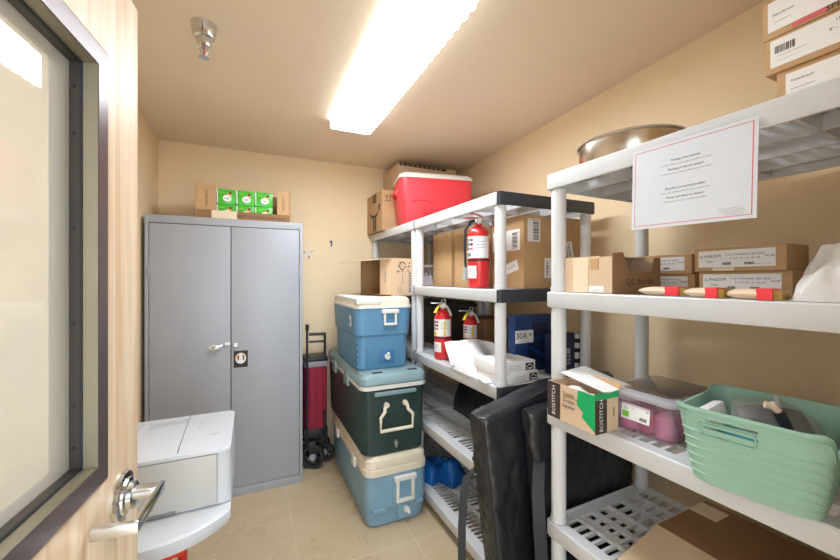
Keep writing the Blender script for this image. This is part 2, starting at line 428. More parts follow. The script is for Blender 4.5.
sweep([(.0495, .0118), (.0495, .0300), (.044, .046)], 'bronze_dark', 'glazing_stop', fr_o)
g = G(); ring(g, ox0, ox1, oz0, oz1, .046, DT+.001, DT+.010, 'bronze'); g.obj('rear_frame', fr_o)
for z in (1.15, 1.22, 1.36, 1.52, 1.68, 1.76):
    g = G(); g.cyl((ox1-.0493, .020, z), (ox1-.0515, .020, z), .003, 'darkgap', 10); g.obj('frame_screw', fr_o)
g = G(); g.box(ox0+.049, ox1-.049, .0265, .0300, oz0+.049, oz1-.049, 'glass'); g.obj('glass_pane', door)
g = G()
for x in (.914,): g.box(x, x+.002, .004, DT-.004, .02, 2.02, 'wood')
g.obj('edge_band', door)
# lever handle
ly, lz = .832, .996
g = G(); mx = frame((ly, 0, lz), (1, 0, 0), (0, 0, 1))
g.lathe([(.0, 0), (.05, 0), (.05, .004), (.046, .009), (.036, .0105), (.034, .014), (.027, .016), (.026, .024), (.02, .027), (0, .027)], 'chrome', mx, 32, cap=False)
rose = g.obj('handle_rose', door)
g = G()
g.box(ly-.018, ly+.006, -.066, -.024, lz+.002, lz+.017, 'brushed', .003)
g.cyl((ly-.01, -.02, lz+.006), (ly-.01, -.055, lz+.006), .011, 'brushed', 16)
lv = g.obj('lever_neck', rose)
g = G()
g.box(ly-.135, ly+.004, -.075, -.066, lz-.002, lz+.020, 'chrome', .003)
g.box(ly-.139, ly-.125, -.075, -.006, lz-.002, lz+.018, 'brushed', .003)
g.obj('lever', rose)
g = G()
for z in (.22, 1.02, 1.82): g.cyl((-.006, -.006, z-.05), (-.006, -.006, z+.05), .007, 'brushed', 12)
g.obj('hinge', door)

# ------------------------------------------------------------------ ceiling light
lx0, lx1, ly0, ly1, zb = .445, .722, 1.03, 2.335, 2.372
t = thing('ceiling_light', 'long lit white fluorescent fixture with ribbed diffuser on the ceiling', 'ceiling light', ((lx0+lx1)/2, (ly0+ly1)/2, H))
w, l = lx1-lx0, ly1-ly0
g = G(); g.box(-w/2+.02, w/2-.02, -l/2+.01, l/2-.01, -.02, 0, 'white', .004); g.obj('housing', t)
g = G(); N = 48; rings = []
for k in range(N+1):
    y = -l/2 + l*k/N; b = .016 if k % 2 else 0.
    e = .012 if k in (0, N) else 0
    rings.append([(-w/2+.012+e, y, -.016), (-w/2+b+e, y, -.03), (-w/2+b+.004+e, y, -.05+b*.3), (-w/2+.012+b, y, -.068+b*.2+e),
                  (w/2-.012-b, y, -.068+b*.2+e), (w/2-b-.004-e, y, -.05+b*.3), (w/2-b-e, y, -.03), (w/2-.012-e, y, -.016)])
g.loft([r_[3:5] for r_ in rings], 'lens', closed=False, cap=False); g.loft([r_[0:4] for r_ in rings], 'lens_side', closed=False, cap=False); g.loft([r_[4:8] for r_ in rings], 'lens_side', closed=False, cap=False)
g.obj('diffuser', t, smooth=12)
for s in (-1, 1):
    g = G(); g.box(-w/2+.01, w/2-.01, s*l/2-.004, s*l/2+.004, -.06, -.004, 'white', .003); g.obj('end_plate', t)

# ------------------------------------------------------------------ sprinkler
t = thing('sprinkler_head', 'chrome fire sprinkler head hanging from the ceiling', 'sprinkler', (-.165, 1.68, H))
g = G(); g.lathe([(.0, 0), (.047, 0), (.046, -.004), (.043, -.03), (.036, -.052), (.028, -.056), (0, -.056)], 'chrome', n=28, cap=False); cup = g.obj('escutcheon_cup', t)
g = G(); g.box(-.001, .001, -.048, -.04, -.045, -.012, 'darkgap'); g.obj('slot', cup)
g = G(); g.lathe([(0, -.05), (.026, -.052), (.027, -.07), (.022, -.086), (.012, -.09), (0, -.09)], 'chrome', n=20, cap=False); g.obj('body', t)
g = G()
for s in (-1, 1): g.tube([(s*.012, 0, -.086), (s*.014, 0, -.1), (s*.004, 0, -.118)], .003, 'brushed')
g.cyl((0, 0, -.09), (0, 0, -.122), .003, 'redink', 10); g.obj('frame_arm', t)
g = G(); g.lathe([(0, -.122), (.006, -.122), (.02, -.127), (.02, -.129), (0, -.129)], 'brushed', n=20, cap=False); g.obj('deflector', t)

# ------------------------------------------------------------------ grey metal cabinet
cx0, cx1, cy0, cy1, ch = -.578, .338, 2.712, 3.17, 1.829
t = thing('storage_cabinet', 'tall grey steel two-door storage cabinet in the back left corner', 'cabinet', ((cx0+cx1)/2, (cy0+cy1)/2, 0))
W, D = (cx1-cx0)/2, (cy1-cy0)/2
g = G()
g.box(-W, -W+.02, -D, D, 0, ch, 'cabgrey', .003); g.box(W-.02, W, -D, D, 0, ch, 'cabgrey', .003)
g.box(-W+.02, W-.02, D-.02, D, 0, ch, 'cabgrey'); g.box(-W+.0195, W-.0195, -D, D-.02, ch-.048, ch, 'cabgrey', .002)
g.box(-W+.0195, W-.0195, -D, D-.02, 0, .055, 'cabgrey', .002); g.box(-W+.02, W-.02, -D+.02, -D+.03, .055, ch-.048, 'darkgap')
g.obj('body', t)
for s in (-1, 1):
    a, b = (-W+.023, -.0025+.007) if s < 0 else (.0025+.007, W-.023)
    g = G(); g.box(a, b, -D+.001, -D+.02, .058, ch-.0515, 'cabgrey', .003)
    d = g.obj('door', t)
    for z in (.42, 1.48):
        g = G(); xx = -W+.02 if s < 0 else W-.02; g.cyl((xx, -D-.001, z-.035), (xx, -D-.001, z+.035), .006, 'cabgrey', 10); g.obj('hinge', d)
    if s < 0:
        g = G(); zc = 1.006; x0 = -.02
        g.box(-.028, .002, -D-.012, -D, zc-.004, zc+.014, 'white', .004)
        g.cyl((-.05, -D, zc+.002), (-.05, -D-.024, zc+.002), .012, 'chrome', 16)
        g.tube([(-.045, -D-.026, zc+.002), (-.075, -D-.03, zc-.006), (-.1, -D-.03, zc-.014)], .008, 'chrome', 10)
        loop = [(-.085+.03*math.cos(a), -D-.028, zc-.008+.011*math.sin(a)) for a in [2*PI*k/18 for k in range(19)]]
        g.tube(loop, .0055, 'offwhite', 8, cap=False)
        g.obj('turn_handle', d, label='pale twist handle on the cabinet door')
    else:
        g = G(); g.cyl((.035, -D, 1.0), (.035, -D-.014, 1.0), .011, 'chrome', 16); g.box(.024, .046, -D-.02, -D-.012, 1.0, 1.016, 'white', .003)
        g.tube([(.03, -D-.014, .995), (.026, -D-.018, .975)], .0025, 'brushed', 6); g.tube([(.034, -D-.014, .99), (.04, -D-.016, .972)], .0025, 'brushed', 6)
        g.obj('lock', d)
        g = G(); fr = FY(.065, -D+.001, .905)
        g.plate(fr, -.042, .042, -.055, .055, 'ink', .0012)
        g.prism([(.032*math.cos(a), .005+.036*math.sin(a)) for a in [2*PI*k/24 for k in range(24)]], .0008, 'paper', fr @ Matrix.Translation((0, 0, .0012)))
        g.prism([(.028*math.cos(a), .005+.032*math.sin(a)) for a in [PI*(.05+.45*k/8) for k in range(9)]]+[(.004, .005)], .0006, 'orange', fr @ Matrix.Translation((0, 0, .002)))
        g.prism([(.028*math.cos(a), .005+.032*math.sin(a)) for a in [PI*(.62+.4*k/8) for k in range(9)]]+[(-.006, .005)], .0006, 'orange', fr @ Matrix.Translation((0, 0, .002)))
        g.prism([(-.014, -.02), (-.006, -.02), (.0, .03), (.006, -.02), (.014, -.02), (.007, .038), (-.007, .038)], .0006, 'paper', fr @ Matrix.Translation((0, 0, .0028)))
        g.prism([(-.02, -.004), (-.013, -.012), (-.01, .02), (-.016, .024)], .0006, 'ink', fr @ Matrix.Translation((0, 0, .0028)))
        g.prism([(.02, -.004), (.013, -.012), (.011, .016), (.018, .024)], .0006, 'ink', fr @ Matrix.Translation((0, 0, .0028)))
        g.obj('round_emblem_sticker', d, label='black square sticker with a white and orange round emblem')

# ------------------------------------------------------------------ carton with green packs on the cabinet
bw, bd, bh = .575, .235, .222
bxc, byc = -.03, 2.745+bd/2
t = thing('display_carton', 'open-fronted cardboard carton of green packs on top of the grey cabinet', 'cardboard box', (bxc, byc, ch+.001), R(1.5))
g = G(); th = .004
g.box(-bw/2, bw/2, -bd/2, bd/2, 0, th, 'card_in'); g.box(-bw/2, bw/2, bd/2-th, bd/2, th, bh, 'card_in')
for s in (-1, 1): g.box(s*bw/2-(th if s > 0 else 0), s*bw/2+(0 if s > 0 else th), -bd/2, bd/2-th, th, bh, 'card')
g.box(-bw/2+th, bw/2-th, -bd/2, -bd/2+th, th, .055, 'card_dk')
bo = g.obj('tray', t)
for s in (-1, 1):
    g = G(); x1 = s*(bw/2-.004); x0 = s*(bw/2-.115) if s < 0 else s*(bw/2-.088)
    g.box(min(x0, x1), max(x0, x1), -bd/2+.006, -bd/2+.010, .055, bh, 'card'); fr = FY((x0+x1)/2, -bd/2+.006, .13)
    g.text('THIS SIDE UP', .017, fr, 0, 0, 'ink', rot=PI/2)
    g.obj('side_panel', t)
g = G(); fr = FY(0, -bd/2, .028)
g.plate(fr, -.20, -.05, -.026, .026, 'tape'); g.text('KEEP THIS END FORWARD', .026, fr, .1, -.004, 'ink')
g.obj('front_lip_print', t)
def pack():
    t = thing('wrapped_pack', 'x', 'pack')
    g = G(); g.box(-.056, .056, -.045, .045, 0, .099, 'packgreen', .006)
    g.box(-.0565, -.05, -.0462, .0, .006, .093, 'paper', .001)
    g.obj('wrapper', t)
    g = G(); fr = FY(0, -.045, .05)
    el = lambda cx, cy, a, b: [(cx+a*math.cos(2*PI*k/20), cy+b*math.sin(2*PI*k/20)) for k in range(20)]
    g.prism(el(.004, -.01, .026, .022), .001, 'paper', fr)
    g.prism(el(.02, .02, .013, .013), .0012, 'orange', fr); g.prism(el(.022, .024, .010, .008), .0016, 'brownprint', fr)
    g.prism([(-.04, .022), (-.01, .018), (-.006, .024), (-.036, .03)], .0012, 'limegreen', fr)
    g.text('ogo', .02, fr, .004, -.01, 'navy', lift=.0016)
    g.obj('printed_front', t)
    return t
p0 = None
names = {(0, 1): 'top left', (1, 1): 'top middle', (2, 1): 'top right', (0, 0): 'lower left', (1, 0): 'lower middle', (2, 0): 'lower right'}
for (i, j), nm in names.items():
    loc = (bxc-.113+i*.1155, byc-.055+(.004 if j else 0), ch+.0055+j*.0995)
    lab = f'{nm} bright green wrapped pack in the open carton on the cabinet'
    if p0 is None: p0 = pack(); p0.location = loc; p0.rotation_euler.z = R(1.5); p0['label'] = lab; p0['group'] = 'green packs in the carton'
    else: dup(p0, loc, R(1.5), lab, 'green packs in the carton')

# ------------------------------------------------------------------ printer on a red-framed stand (bottom left)
px0, px1, py0, py1 = -.56, -.062, 1.495, 1.905
zt, zs = .83, .632
pw, pl = px1-px0, py1-py0
t = thing('desktop_printer', 'boxy white desktop printer with curved front tray beside the wooden door', 'printer', ((px0+px1)/2, (py0+py1)/2, .57))
g = G(); b = zs-.57
g.rloft([(b-.002, pw-.01, pl-.01, .02), (b, pw, pl, .025), (zt-.57-.0145, pw-.004, pl-.004, .025)], 'printer'); g.obj('body', t)
g = G(); g.rloft([(zt-.57-.014, pw, pl+.010, .025), (zt-.57-.008, pw, pl+.010, .025), (zt-.57-.002, pw-.004, pl+.006, .024), (zt-.57, pw-.010, pl, .022)], 'printer'); cov = g.obj('top_cover', t)
g = G(); fr = frame((0, 0, zt-.57), (1, 0, 0), (0, 1, 0))
def P2(q, m, h=.0015): g.prism(q, h, m, fr)
P2([(-.057, .085), (-.064, .150), (.072, .165), (.070, .120), (.0, .105)], 'lid_shade_marks', .0012)  # shaded far wall of the output recess, painted as a flat grey polygon
P2([(.0705, .196), (.0735, .196), (.0835, -.19), (.0805, -.19)], 'greyink', .0012)
P2([(.12, .02), (.125, .12), (.128, .12), (.123, .02)], 'lid_shade_marks', .0012); P2([(.17, -.06), (.20, -.06), (.2, -.055), (.17, -.055)], 'lid_shade_marks', .0012)
for k in range(12): P2([(-.106+k*.0012, -.04+k*.019), (-.099+k*.0012, -.04+k*.019), (-.0985+k*.0012, -.032+k*.019), (-.1055+k*.0012, -.032+k*.019)], 'lid_shade_marks', .001)
g.obj('recess_shade_and_marks', cov)
g = G(); g.box(-pw/2+.006, pw/2-.045, -pl/2-.006, -pl/2+.01, b+.006, zt-.57-.017, 'printer_face', .003); fp = g.obj('front_panel', t)
g = G(); g.box(-pw/2+.12, -pw/2+.33, -pl/2-.009, -pl/2-.004, b+.001, b+.012, 'greyink', .002); g.obj('panel_grip', fp)
g = G(); g.box(pw/2-.044, pw/2-.043, -pl/2-.0008, -pl/2+.01, b+.004, zt-.57-.017, 'greyink'); g.obj('side_seam', t)
g = G()
def tray(z, d):
    pts = [(pw/2-d, pl/2-d), (-pw/2+d, pl/2-d)]
    n = 22
    for k in range(n+1):
        u = -1+2*k/n
        pts.append((u*(pw/2-d), -pl/2-.04-.115*(1-abs(u)**2.6)+d))
    return [(x, y, z) for x, y in pts]
g.loft([tray(0, .03), tray(.008, .008), tray(.03, 0), tray(.052, .001), tray(b-.004, .01)], 'printer'); g.obj('base_tray', t, smooth=30)
t = thing('stand', 'red-framed stand carrying the white printer beside the door', 'stand', ((px0+px1)/2, (py0+py1)/2-.02, 0))
g = G(); g.box(-.2, .19, -.2, .19, .545, .57, 'black', .004); g.obj('top_plate', t)
for sx in (-1.5, .42):
    for sy in (-1, 1):
        g = G(); g.box(sx*.12-.016, sx*.12+.016, sy*.17-.016, sy*.17+.016, .07, .545, 'redframe', .004); lg = g.obj('leg', t)
        g = G(); g.cyl((sx*.12-.012, sy*.17, .035), (sx*.12+.012, sy*.17, .035), .035, 'tyre', 20); g.box(sx*.12-.018, sx*.12+.018, sy*.17-.012, sy*.17+.012, .04, .075, 'black'); g.obj('caster', lg)
for sy in (-1, 1):
    g = G(); g.box(-.164, .0345, sy*.17-.012, sy*.17+.012, .16, .19, 'redframe', .003); g.obj('crossbar', t)
    g = G(); g.box(-.104, .104, sy*.17-.014, sy*.185+.014, .48, .544, 'redframe', .004); g.obj('upper_crossbar', t)

# ------------------------------------------------------------------ shelving units
LIP = .057
TOPS = (.115, .533, .951, 1.387, 1.826)
def shelf_mesh(L, D, kind):
    g = G(); e = .006
    # lip: a slightly flared skirt with rounded corners
    out = [[(x, y, z) for x, y in rrect(D-2*d, L-2*d, .018, 4, D/2, L/2)] for z, d in ((-LIP, .002), (-LIP+.004, 0), (-.004, 0), (0, .003))]
    inn = [[(x, y, z) for x, y in rrect(D-2*d, L-2*d, .016, 4, D/2, L/2)] for z, d in ((0, .016), (-.012, .013), (-LIP, .011))]
    g.loft(out+inn+[out[0]], 'shelf', cap=False)
    if kind == 'fine': cols = [(.055, .155), (.175, .275), (.345, .445), (.465, .56)]; pitch, sw, bay = .031, .011, .03
    else: cols = [(.045, .112), (.124, .191), (.215, .282), (.294, .361), (.385, .45), (.462, .515)]; pitch, sw, bay = .040, .011, .05
    z0 = -.009 if kind == 'fine' else -.014
    edges = [.012]+[v for c in cols for v in c]+[D-.012]
    for k in range(0, len(edges), 2):
        a, b = edges[k], edges[k+1]
        if kind == 'fine' and abs(a-.275) < 1e-6:                 # the sunken channel down the middle
            g.box(a, a+.012, .012, L-.012, -.02, -.001, 'shelf'); g.box(b-.012, b, .012, L-.012, -.02, -.001, 'shelf'); g.box(a+.01, b-.01, .012, L-.012, -.02, -.016, 'shelf')
        else: g.box(a, b, .012, L-.012, z0, -.001, 'shelf')
    ys = [(.012, .055), (L/2-.02, L/2+.02), (L-.055, L-.012)]
    for a, b in cols:
        for y0, y1 in ys: g.box(a-.001, b+.001, y0, y1, z0*.6, -.0015, 'shelf')
        for s0, s1 in ((ys[0][1], ys[1][0]), (ys[1][1], ys[2][0])):
            n = max(1, int(round((s1-s0)/pitch)))
            for i in range(1, n):
                y = s0+(s1-s0)*i/n; g.box(a-.001, b+.001, y-sw/2, y+sw/2, z0, -.002, 'shelf')
    # deep ribs under the deck
    for x in (.165, .31, .455): g.box(x-.004, x+.004, .012, L-.012, -.05, z0+.001, 'shelf')
    for y in (L*.25, L*.5, L*.75): g.box(.012, D-.012, y-.004, y+.004, -.05, z0+.001, 'shelf')
    return g.mesh('shelf')
def post_mesh():
    g = G(); pr = [(.0265, 0), (.0265, .06)]
    for a in TOPS[:-1]:
        pr += [(.0265, a-LIP-.005), (.0285, a-LIP-.004), (.0285, a-LIP), (.021, a-LIP+.002), (.021, a-.002), (.0285, a+.001), (.0285, a+.018), (.0262, a+.019)]
    pr = [(.0262, 0)] + [p for p in pr[2:]] + [(.0265, TOPS[-1]-LIP-.004), (.0285, TOPS[-1]-LIP-.003), (.021, TOPS[-1]-LIP+.002), (.021, TOPS[-1]-.012)]
    g.lathe(pr, 'post', n=20); return g.mesh('post')
PM = post_mesh()
def cap_mesh(D):
    g = G(); ring_ = []
    for z, d in ((-LIP-.0012, .001), (-LIP+.001, -.0012), (-.002, -.0012), (.0012, .001)):
        pts = []
        for k in range(6): a = R(180+90*k/5); pts.append((d+.018+.018*math.cos(a) , d+.018+.018*math.sin(a)))
        for k in range(6): a = R(270+90*k/5); pts.append((D-d-.018+.018*math.cos(a), d+.018+.018*math.sin(a)))
        ring_.append([(x, y, z) for x, y in pts])
    ins = []
    for z in (.0012, -LIP-.0012):
        pts = []
        for k in range(6): a = R(180+90*k/5); pts.append((.018+.012*math.cos(a), .018+.012*math.sin(a)))
        for k in range(6): a = R(270+90*k/5); pts.append((D-.018+.012*math.cos(a), .018+.012*math.sin(a)))
        ins.append([(x, y, z) for x, y in pts])
    rs = ring_+ins+[ring_[0]]
    g.loft(rs, 'blackcap', cap=False, closed=False); return g.mesh('end_cap')
def unit(label, x, y, L, D, kind, caps=(), clips=False, rz=0.):
    t = thing('shelving_unit', label, 'shelving unit', (x, y, 0), rz)
    sm = shelf_mesh(L, D, kind)
    for z in TOPS: link('shelf', sm, t, (0, 0, z))
    for px, py in ((.034, .034), (D-.034, .034), (.034, L-.034), (D-.034, L-.034)): link('post', PM, t, (px, py, 0))
    if caps:
        cm = cap_mesh(D)
        for z in caps: link('end_cap', cm, t, (0, 0, z))
    if clips:
        g = G(); g.box(-.004, -.0005, L-.028, L-.006, -LIP-.002, .004, 'rim', .001); g.box(-.004, .02, L-.028, L-.006, .001, .004, 'rim'); cm2 = g.mesh('clip')
        for z in TOPS: link('clip', cm2, t, (0, 0, z))
    return t
XA, YA = 1.0, 1.331
LA = .93
XB, YBs = 1.036, .150
unit('white slotted plastic shelving unit with black end caps, fire extinguishers on it', XA, YA, LA, .61, 'fine', caps=TOPS[2:], clips=True, rz=R(.4))
unit('white plastic shelving unit behind the cooler stack against the back wall', XA-.008, YA+LA+.004, .915, .61, 'fine', rz=R(.6))
unit('nearest white plastic shelving unit, with the paper sign taped on its top shelf', XB, YBs, .914, .56, 'coarse', rz=R(1.5))
Z2, Z3, Z4, Z5 = 1.387, .951, .533, .115

# ------------------------------------------------------------------ coolers
def handle_frame(g, x0, x1, z0, z1, y, r, m, lip=True):
    g.box(x0, x1, y-.022, y-.004, z0, z0+r, m, .004); g.box(x0, x0+r, y-.020, y-.004, z0, z1, m, .004); g.box(x1-r, x1, y-.020, y-.004, z0, z1, m, .004)
    if lip: g.box(x0-.012, x1+.012, y-.024, y-.002, z1-r*.8, z1+.012, m, .005)
# bottom cooler
cw, cl = .385, .95
t = thing('cooler', 'large light blue cooler with cream lid, bottom of the cooler stack', 'cooler', (.790, 2.015+cl/2, 0), group=None)
g = G(); g.rloft([(0, cw-.05, cl-.05, .05), (.012, cw-.03, cl-.03, .055), (.10, cw-.016, cl-.018, .055), (.105, cw-.006, cl-.01, .055), (.300, cw, cl, .055)], 'blue2', n=6); body = g.obj('body', t)
g = G(); g.rloft([(.300, cw+.008, cl+.008, .058), (.335, cw+.008, cl+.008, .058), (.338, cw-.004, cl-.004, .055), (.342, cw, cl, .056), (.385, cw-.012, cl-.012, .054), (.405, cw-.05, cl-.05, .05)], 'cream', n=6); g.obj('lid', t)
yf = -cl/2
g = G(); g.box(-.035, .115, yf-.002, yf+.02, .12, .298, 'blue2', .004); pk = g.obj('handle_recess', body)
g = G(); handle_frame(g, -.018, .098, .130, .272, yf, .02, 'offwhite'); g.obj('handle', t)
g = G(); g.box(-.005, .10, yf+.002, yf+.03, .02, .105, 'blue2', .006); g.cyl((.048, yf+.01, .082), (.048, yf-.022, .082), .017, 'offwhite', 18); g.cyl((.054, yf-.018, .074), (.06, yf-.026, .06), .009, 'offwhite', 12); g.obj('drain_plug', t)
for x0, x1 in ((-.155, -.075), (.115, .165)):
    g = G(); g.box(x0, x1, yf-.003, yf+.03, .087, .112, 'blue2', .008); g.obj('foot_grip', body)
for y in (-.22, .25):
    g = G(); g.box(-cw/2-.016, -cw/2+.004, y-.035, y+.035, .27, .335, 'offwhite', .005); g.obj('latch', t)
# middle cooler
mw, ml = .415, 1.0
t = thing('cooler', 'dark green cooler with grey-green lid, in the middle of the cooler stack', 'cooler', (.778, 2.02+ml/2, .406))
g = G(); g.rloft([(0, mw-.06, ml-.06, .05), (.012, mw-.035, ml-.035, .05), (.39, mw-.01, ml-.01, .05)], 'green', n=6); body = g.obj('body', t)
g = G(); g.rloft([(.390, mw+.004, ml+.004, .055), (.412, mw+.006, ml+.006, .055)], 'offwhite', n=6); g.obj('rim_gasket', t)
g = G(); g.rloft([(.412, mw-.008, ml-.008, .05), (.418, mw-.008, ml-.008, .05), (.422, mw+.006, ml+.006, .055), (.455, mw, ml, .055), (.475, mw-.03, ml-.03, .05), (.480, mw-.07, ml-.07, .045)], 'greenlid', n=6); lid = g.obj('lid', t)
for x in (-.10, .12):
    g = G(); g.box(x-.03, x+.03, -ml/2+.03, -ml/2+.055, .4775, .4815, 'darkgap', .001); g.obj('cup_slot', lid)
yf = -ml/2+.006
g = G(); g.box(-.13, .13, yf-.012, yf+.02, .352, .376, 'greenlid', .006); g.obj('ledge', body)
g = G(); hp = [(-.055, yf-.004, .300), (-.07, yf-.012, .282), (-.072, yf-.018, .262), (-.098, yf-.022, .232), (-.100, yf-.022, .155), (.098, yf-.022, .155), (.100, yf-.022, .232), (.072, yf-.018, .262), (.07, yf-.012, .282), (.055, yf-.004, .300)]
g.tube(hp, .0105, 'cream', 8)
for s in (-1, 1): g.cyl((s*.058, yf-.018, .297), (s*.058, yf+.014, .297), .015, 'cream', 14)
g.obj('bail_handle', t, label='cream bail handle')
g = G(); g.cyl((.005, yf+.02, .065), (.005, yf-.004, .065), .012, 'brushed', 12); g.box(-.002, .012, yf-.006, yf+.006, .04, .085, 'brushed', .003); g.obj('drain_plug', t)
for y in (-.16, .2):
    g = G(); g.box(-mw/2-.012, -mw/2+.006, y-.05, y+.05, .35, .43, 'greenlid', .004); g.obj('latch', t)
# top cooler
tw, tl = .345, .63
t = thing('cooler', 'blue cooler with white lid, topmost of the cooler stack', 'cooler', (.742, 2.118+tl/2, .887))
g = G(); g.rloft([(0, tw-.04, tl-.05, .04), (.01, tw-.024, tl-.035, .045), (.2, tw-.016, tl-.02, .045), (.212, tw+.004, tl, .05), (.372, tw+.02, tl+.015, .05)], 'blue1', n=6); body = g.obj('body', t)
g = G(); g.rloft([(.372, tw+.028, tl+.024, .052), (.386, tw+.028, tl+.024, .052)], 'offwhite', n=6); g.obj('rim', t)
g = G(); g.rloft([(.386, tw+.018, tl+.015, .05), (.42, tw+.01, tl+.006, .05), (.436, tw-.02, tl-.03, .045)], 'cream', n=6); lid = g.obj('lid', t)
g = G(); g.box(-tw/2-.006, -.02, -tl/2-.012, tl/2-.05, .392, .438, 'offwhite', .016, seg=3); g.obj('hinged_flap', lid, label='white half of the lid')
yf = -tl/2
g = G(); g.box(-.03, .09, yf-.004, yf+.03, .235, .362, 'blue1', .006); g.obj('handle_recess', body)
g = G(); handle_frame(g, -.012, .072, .268, .352, yf-.006, .014, 'offwhite'); g.obj('handle', t)
g = G(); g.box(-.03, .07, yf+.010, yf+.02, .03, .115, 'blue_shade', .004); g.cyl((.018, yf+.02, .075), (.018, yf-.012, .075), .016, 'offwhite', 16); g.cyl((.018, yf-.008, .086), (.018, yf-.02, .1), .008, 'offwhite', 10); g.obj('drain_plug', t)
g = G(); fr = FX(-tw/2-.0105, -tl/2+.11, .29); g.prism([(.028*math.cos(2*PI*k/20), .036*math.sin(2*PI*k/20)) for k in range(20)], .002, 'paper', fr); g.prism([(.012*math.cos(2*PI*k/16), .02*math.sin(2*PI*k/16)) for k in range(16)], .003, 'blue1', fr); g.obj('side_badge', t)
for k in range(5):
    g = G(); g.box(-tw/2+.004, -tw/2+.016, yf+.004, yf+.05, .03+k*.034, .04+k*.034, 'blue1', .004); g.obj('grip_rib', body)

# red cooler on top of the shelves
t = thing('cooler', 'red cooler with white lid on the top shelf near the ceiling', 'cooler', (1.288, 2.566, 1.8275), R(-11))
rw, rl = .56, .335
g = G(); g.rloft([(0, rw-.07, rl-.05, .04), (.012, rw-.05, rl-.035, .045), (.18, rw-.012, rl-.01, .045), (.185, rw-.006, rl-.006, .045), (.345, rw, rl, .05)], 'redcool', n=6); body = g.obj('body', t)
g = G(); g.rloft([(.345, rw+.012, rl+.012, .052), (.360, rw+.012, rl+.012, .052), (.372, rw-.004, rl-.004, .05), (.386, rw-.05, rl-.04, .045), (.390, rw-.08, rl-.07, .04)], 'offwhite', n=6); lid = g.obj('lid', t)
g = G(); g.box(-.06, .05, -rl/2+.045, -rl/2+.075, .389, .394, 'greylid', .002); g.obj('lid_grip', lid)
for s in (-1, 1):
    g = G(); g.box(s*rw/2-.012 if s > 0 else -rw/2-.018, s*rw/2+.018 if s > 0 else -rw/2+.012, -.075, .075, .24, .275, 'redcool', .012, seg=3)
    g.tube([(s*(rw/2-.005), -.06, .22), (s*(rw/2+.022), -.06, .25), (s*(rw/2+.022), .06, .25), (s*(rw/2-.005), .06, .22)], .01, 'redcool', 8); g.obj('handle', t)
g = G()
arc = [(-.2, -rl/2+.006, .172), (-.16, -rl/2+.003, .187), (-.08, -rl/2+.003, .187), (-.02, -rl/2+.004, .165), (.03, -rl/2+.008, .11), (.05, -rl/2+.012, .05)]
g.tube(arc, .008, 'redcool', 8)
for k in range(4): g.tube([(-.12, -rl/2+.012-.002*k, .14-k*.022), (-.03+.012*k, -rl/2+.012-.002*k, .14-k*.022)], .006, 'redcool', 6)
g.obj('moulded_ridge', body)

# ------------------------------------------------------------------ cartons
def open_shell(g, w, d, h, m_out, m_in, th=.004, skip=()):
    g.box(-w/2, w/2, -d/2, d/2, 0, th, m_out)
    if 'l' not in skip: g.box(-w/2, -w/2+th, -d/2, d/2, th, h, m_out)
    if 'r' not in skip: g.box(w/2-th, w/2, -d/2, d/2, th, h, m_out)
    if 'f' not in skip: g.box(-w/2+th, w/2-th, -d/2, -d/2+th, th, h, m_out)
    if 'b' not in skip: g.box(-w/2+th, w/2-th, d/2-th, d/2, th, h, m_out)
    if 't' not in skip: g.box(-w/2, w/2, -d/2, d/2, h, h+th, m_out)

# open box lying on the top cooler, mouth towards the cabinet
t = thing('cardboard_box', 'open cardboard box lying on its side on the top cooler', 'cardboard box', (.872, 2.475, 1.3245), R(13))
w, d, h = .172, .42, .245
g = G(); open_shell(g, w, d, h, 'card', 'card_in', skip=('l',)); g.obj('carton', t)
g = G(); mx = Matrix.Translation((-w/2, 0, h+.002)) @ Matrix.Rotation(R(-7), 4, 'Y'); g.box(-.17, 0, -d/2, d/2, -.0015, .0015, 'card_lt', mx=mx); g.obj('top_flap', t)
g = G(); mx = Matrix.Translation((-w/2, 0, .002)) @ Matrix.Rotation(R(4), 4, 'Y'); g.box(-.05, 0, -d/2+.004, d/2-.004, -.0015, .0015, 'card', mx=mx @ Matrix.Translation((0, 0, .003))); g.obj('bottom_flap', t)
g = G(); mx = Matrix.Translation((-w/2, -d/2+.002, 0)) @ Matrix.Rotation(R(-68), 4, 'Z'); g.box(-.09, 0, -.0015, .0015, .008, h-.002, 'card_lt', mx=mx)
g.text('FRAGILE', .02, mx @ frame((-.045, -.0016, h/2), (1, 0, 0), (0, 0, 1)), 0, 0, 'greyink', rot=PI/2); g.obj('side_flap', t)
g = G(); fr = FY(0, -d/2-.0002, h/2)
g.plate(fr, -w/2, w/2, -h/2, h/2, 'card_lt', .0006)
for k in range(8): g.plate(fr, .052, .072, -.10+k*.017, -.088+k*.017, 'greyink', .0012)
rnd = random.Random(4)
for k in range(16): a = rnd.uniform(-.06, .07); b_ = rnd.uniform(.03, .11); g.box(-.006, .006, -.0025, .0025, 0, .0012, 'ink', mx=fr @ Matrix.Translation((a, b_, 0)) @ Matrix.Rotation(rnd.uniform(0, 3), 4, 'Z'))
g.tube([fr @ Vector((.022*math.cos(a), .075+.026*math.sin(a), .001)) for a in [R(40+260*k/12) for k in range(13)]], .003, 'ink', 6)
g.tube([fr @ Vector((-.02+.014*math.cos(a), -.085+.018*math.sin(a), .001)) for a in [R(30*k) for k in range(13)]], .0015, 'greyink', 6)
g.plate(fr, .0, .004, -.05, .02, 'greyink', .0012)
g.obj('printed_side', t)

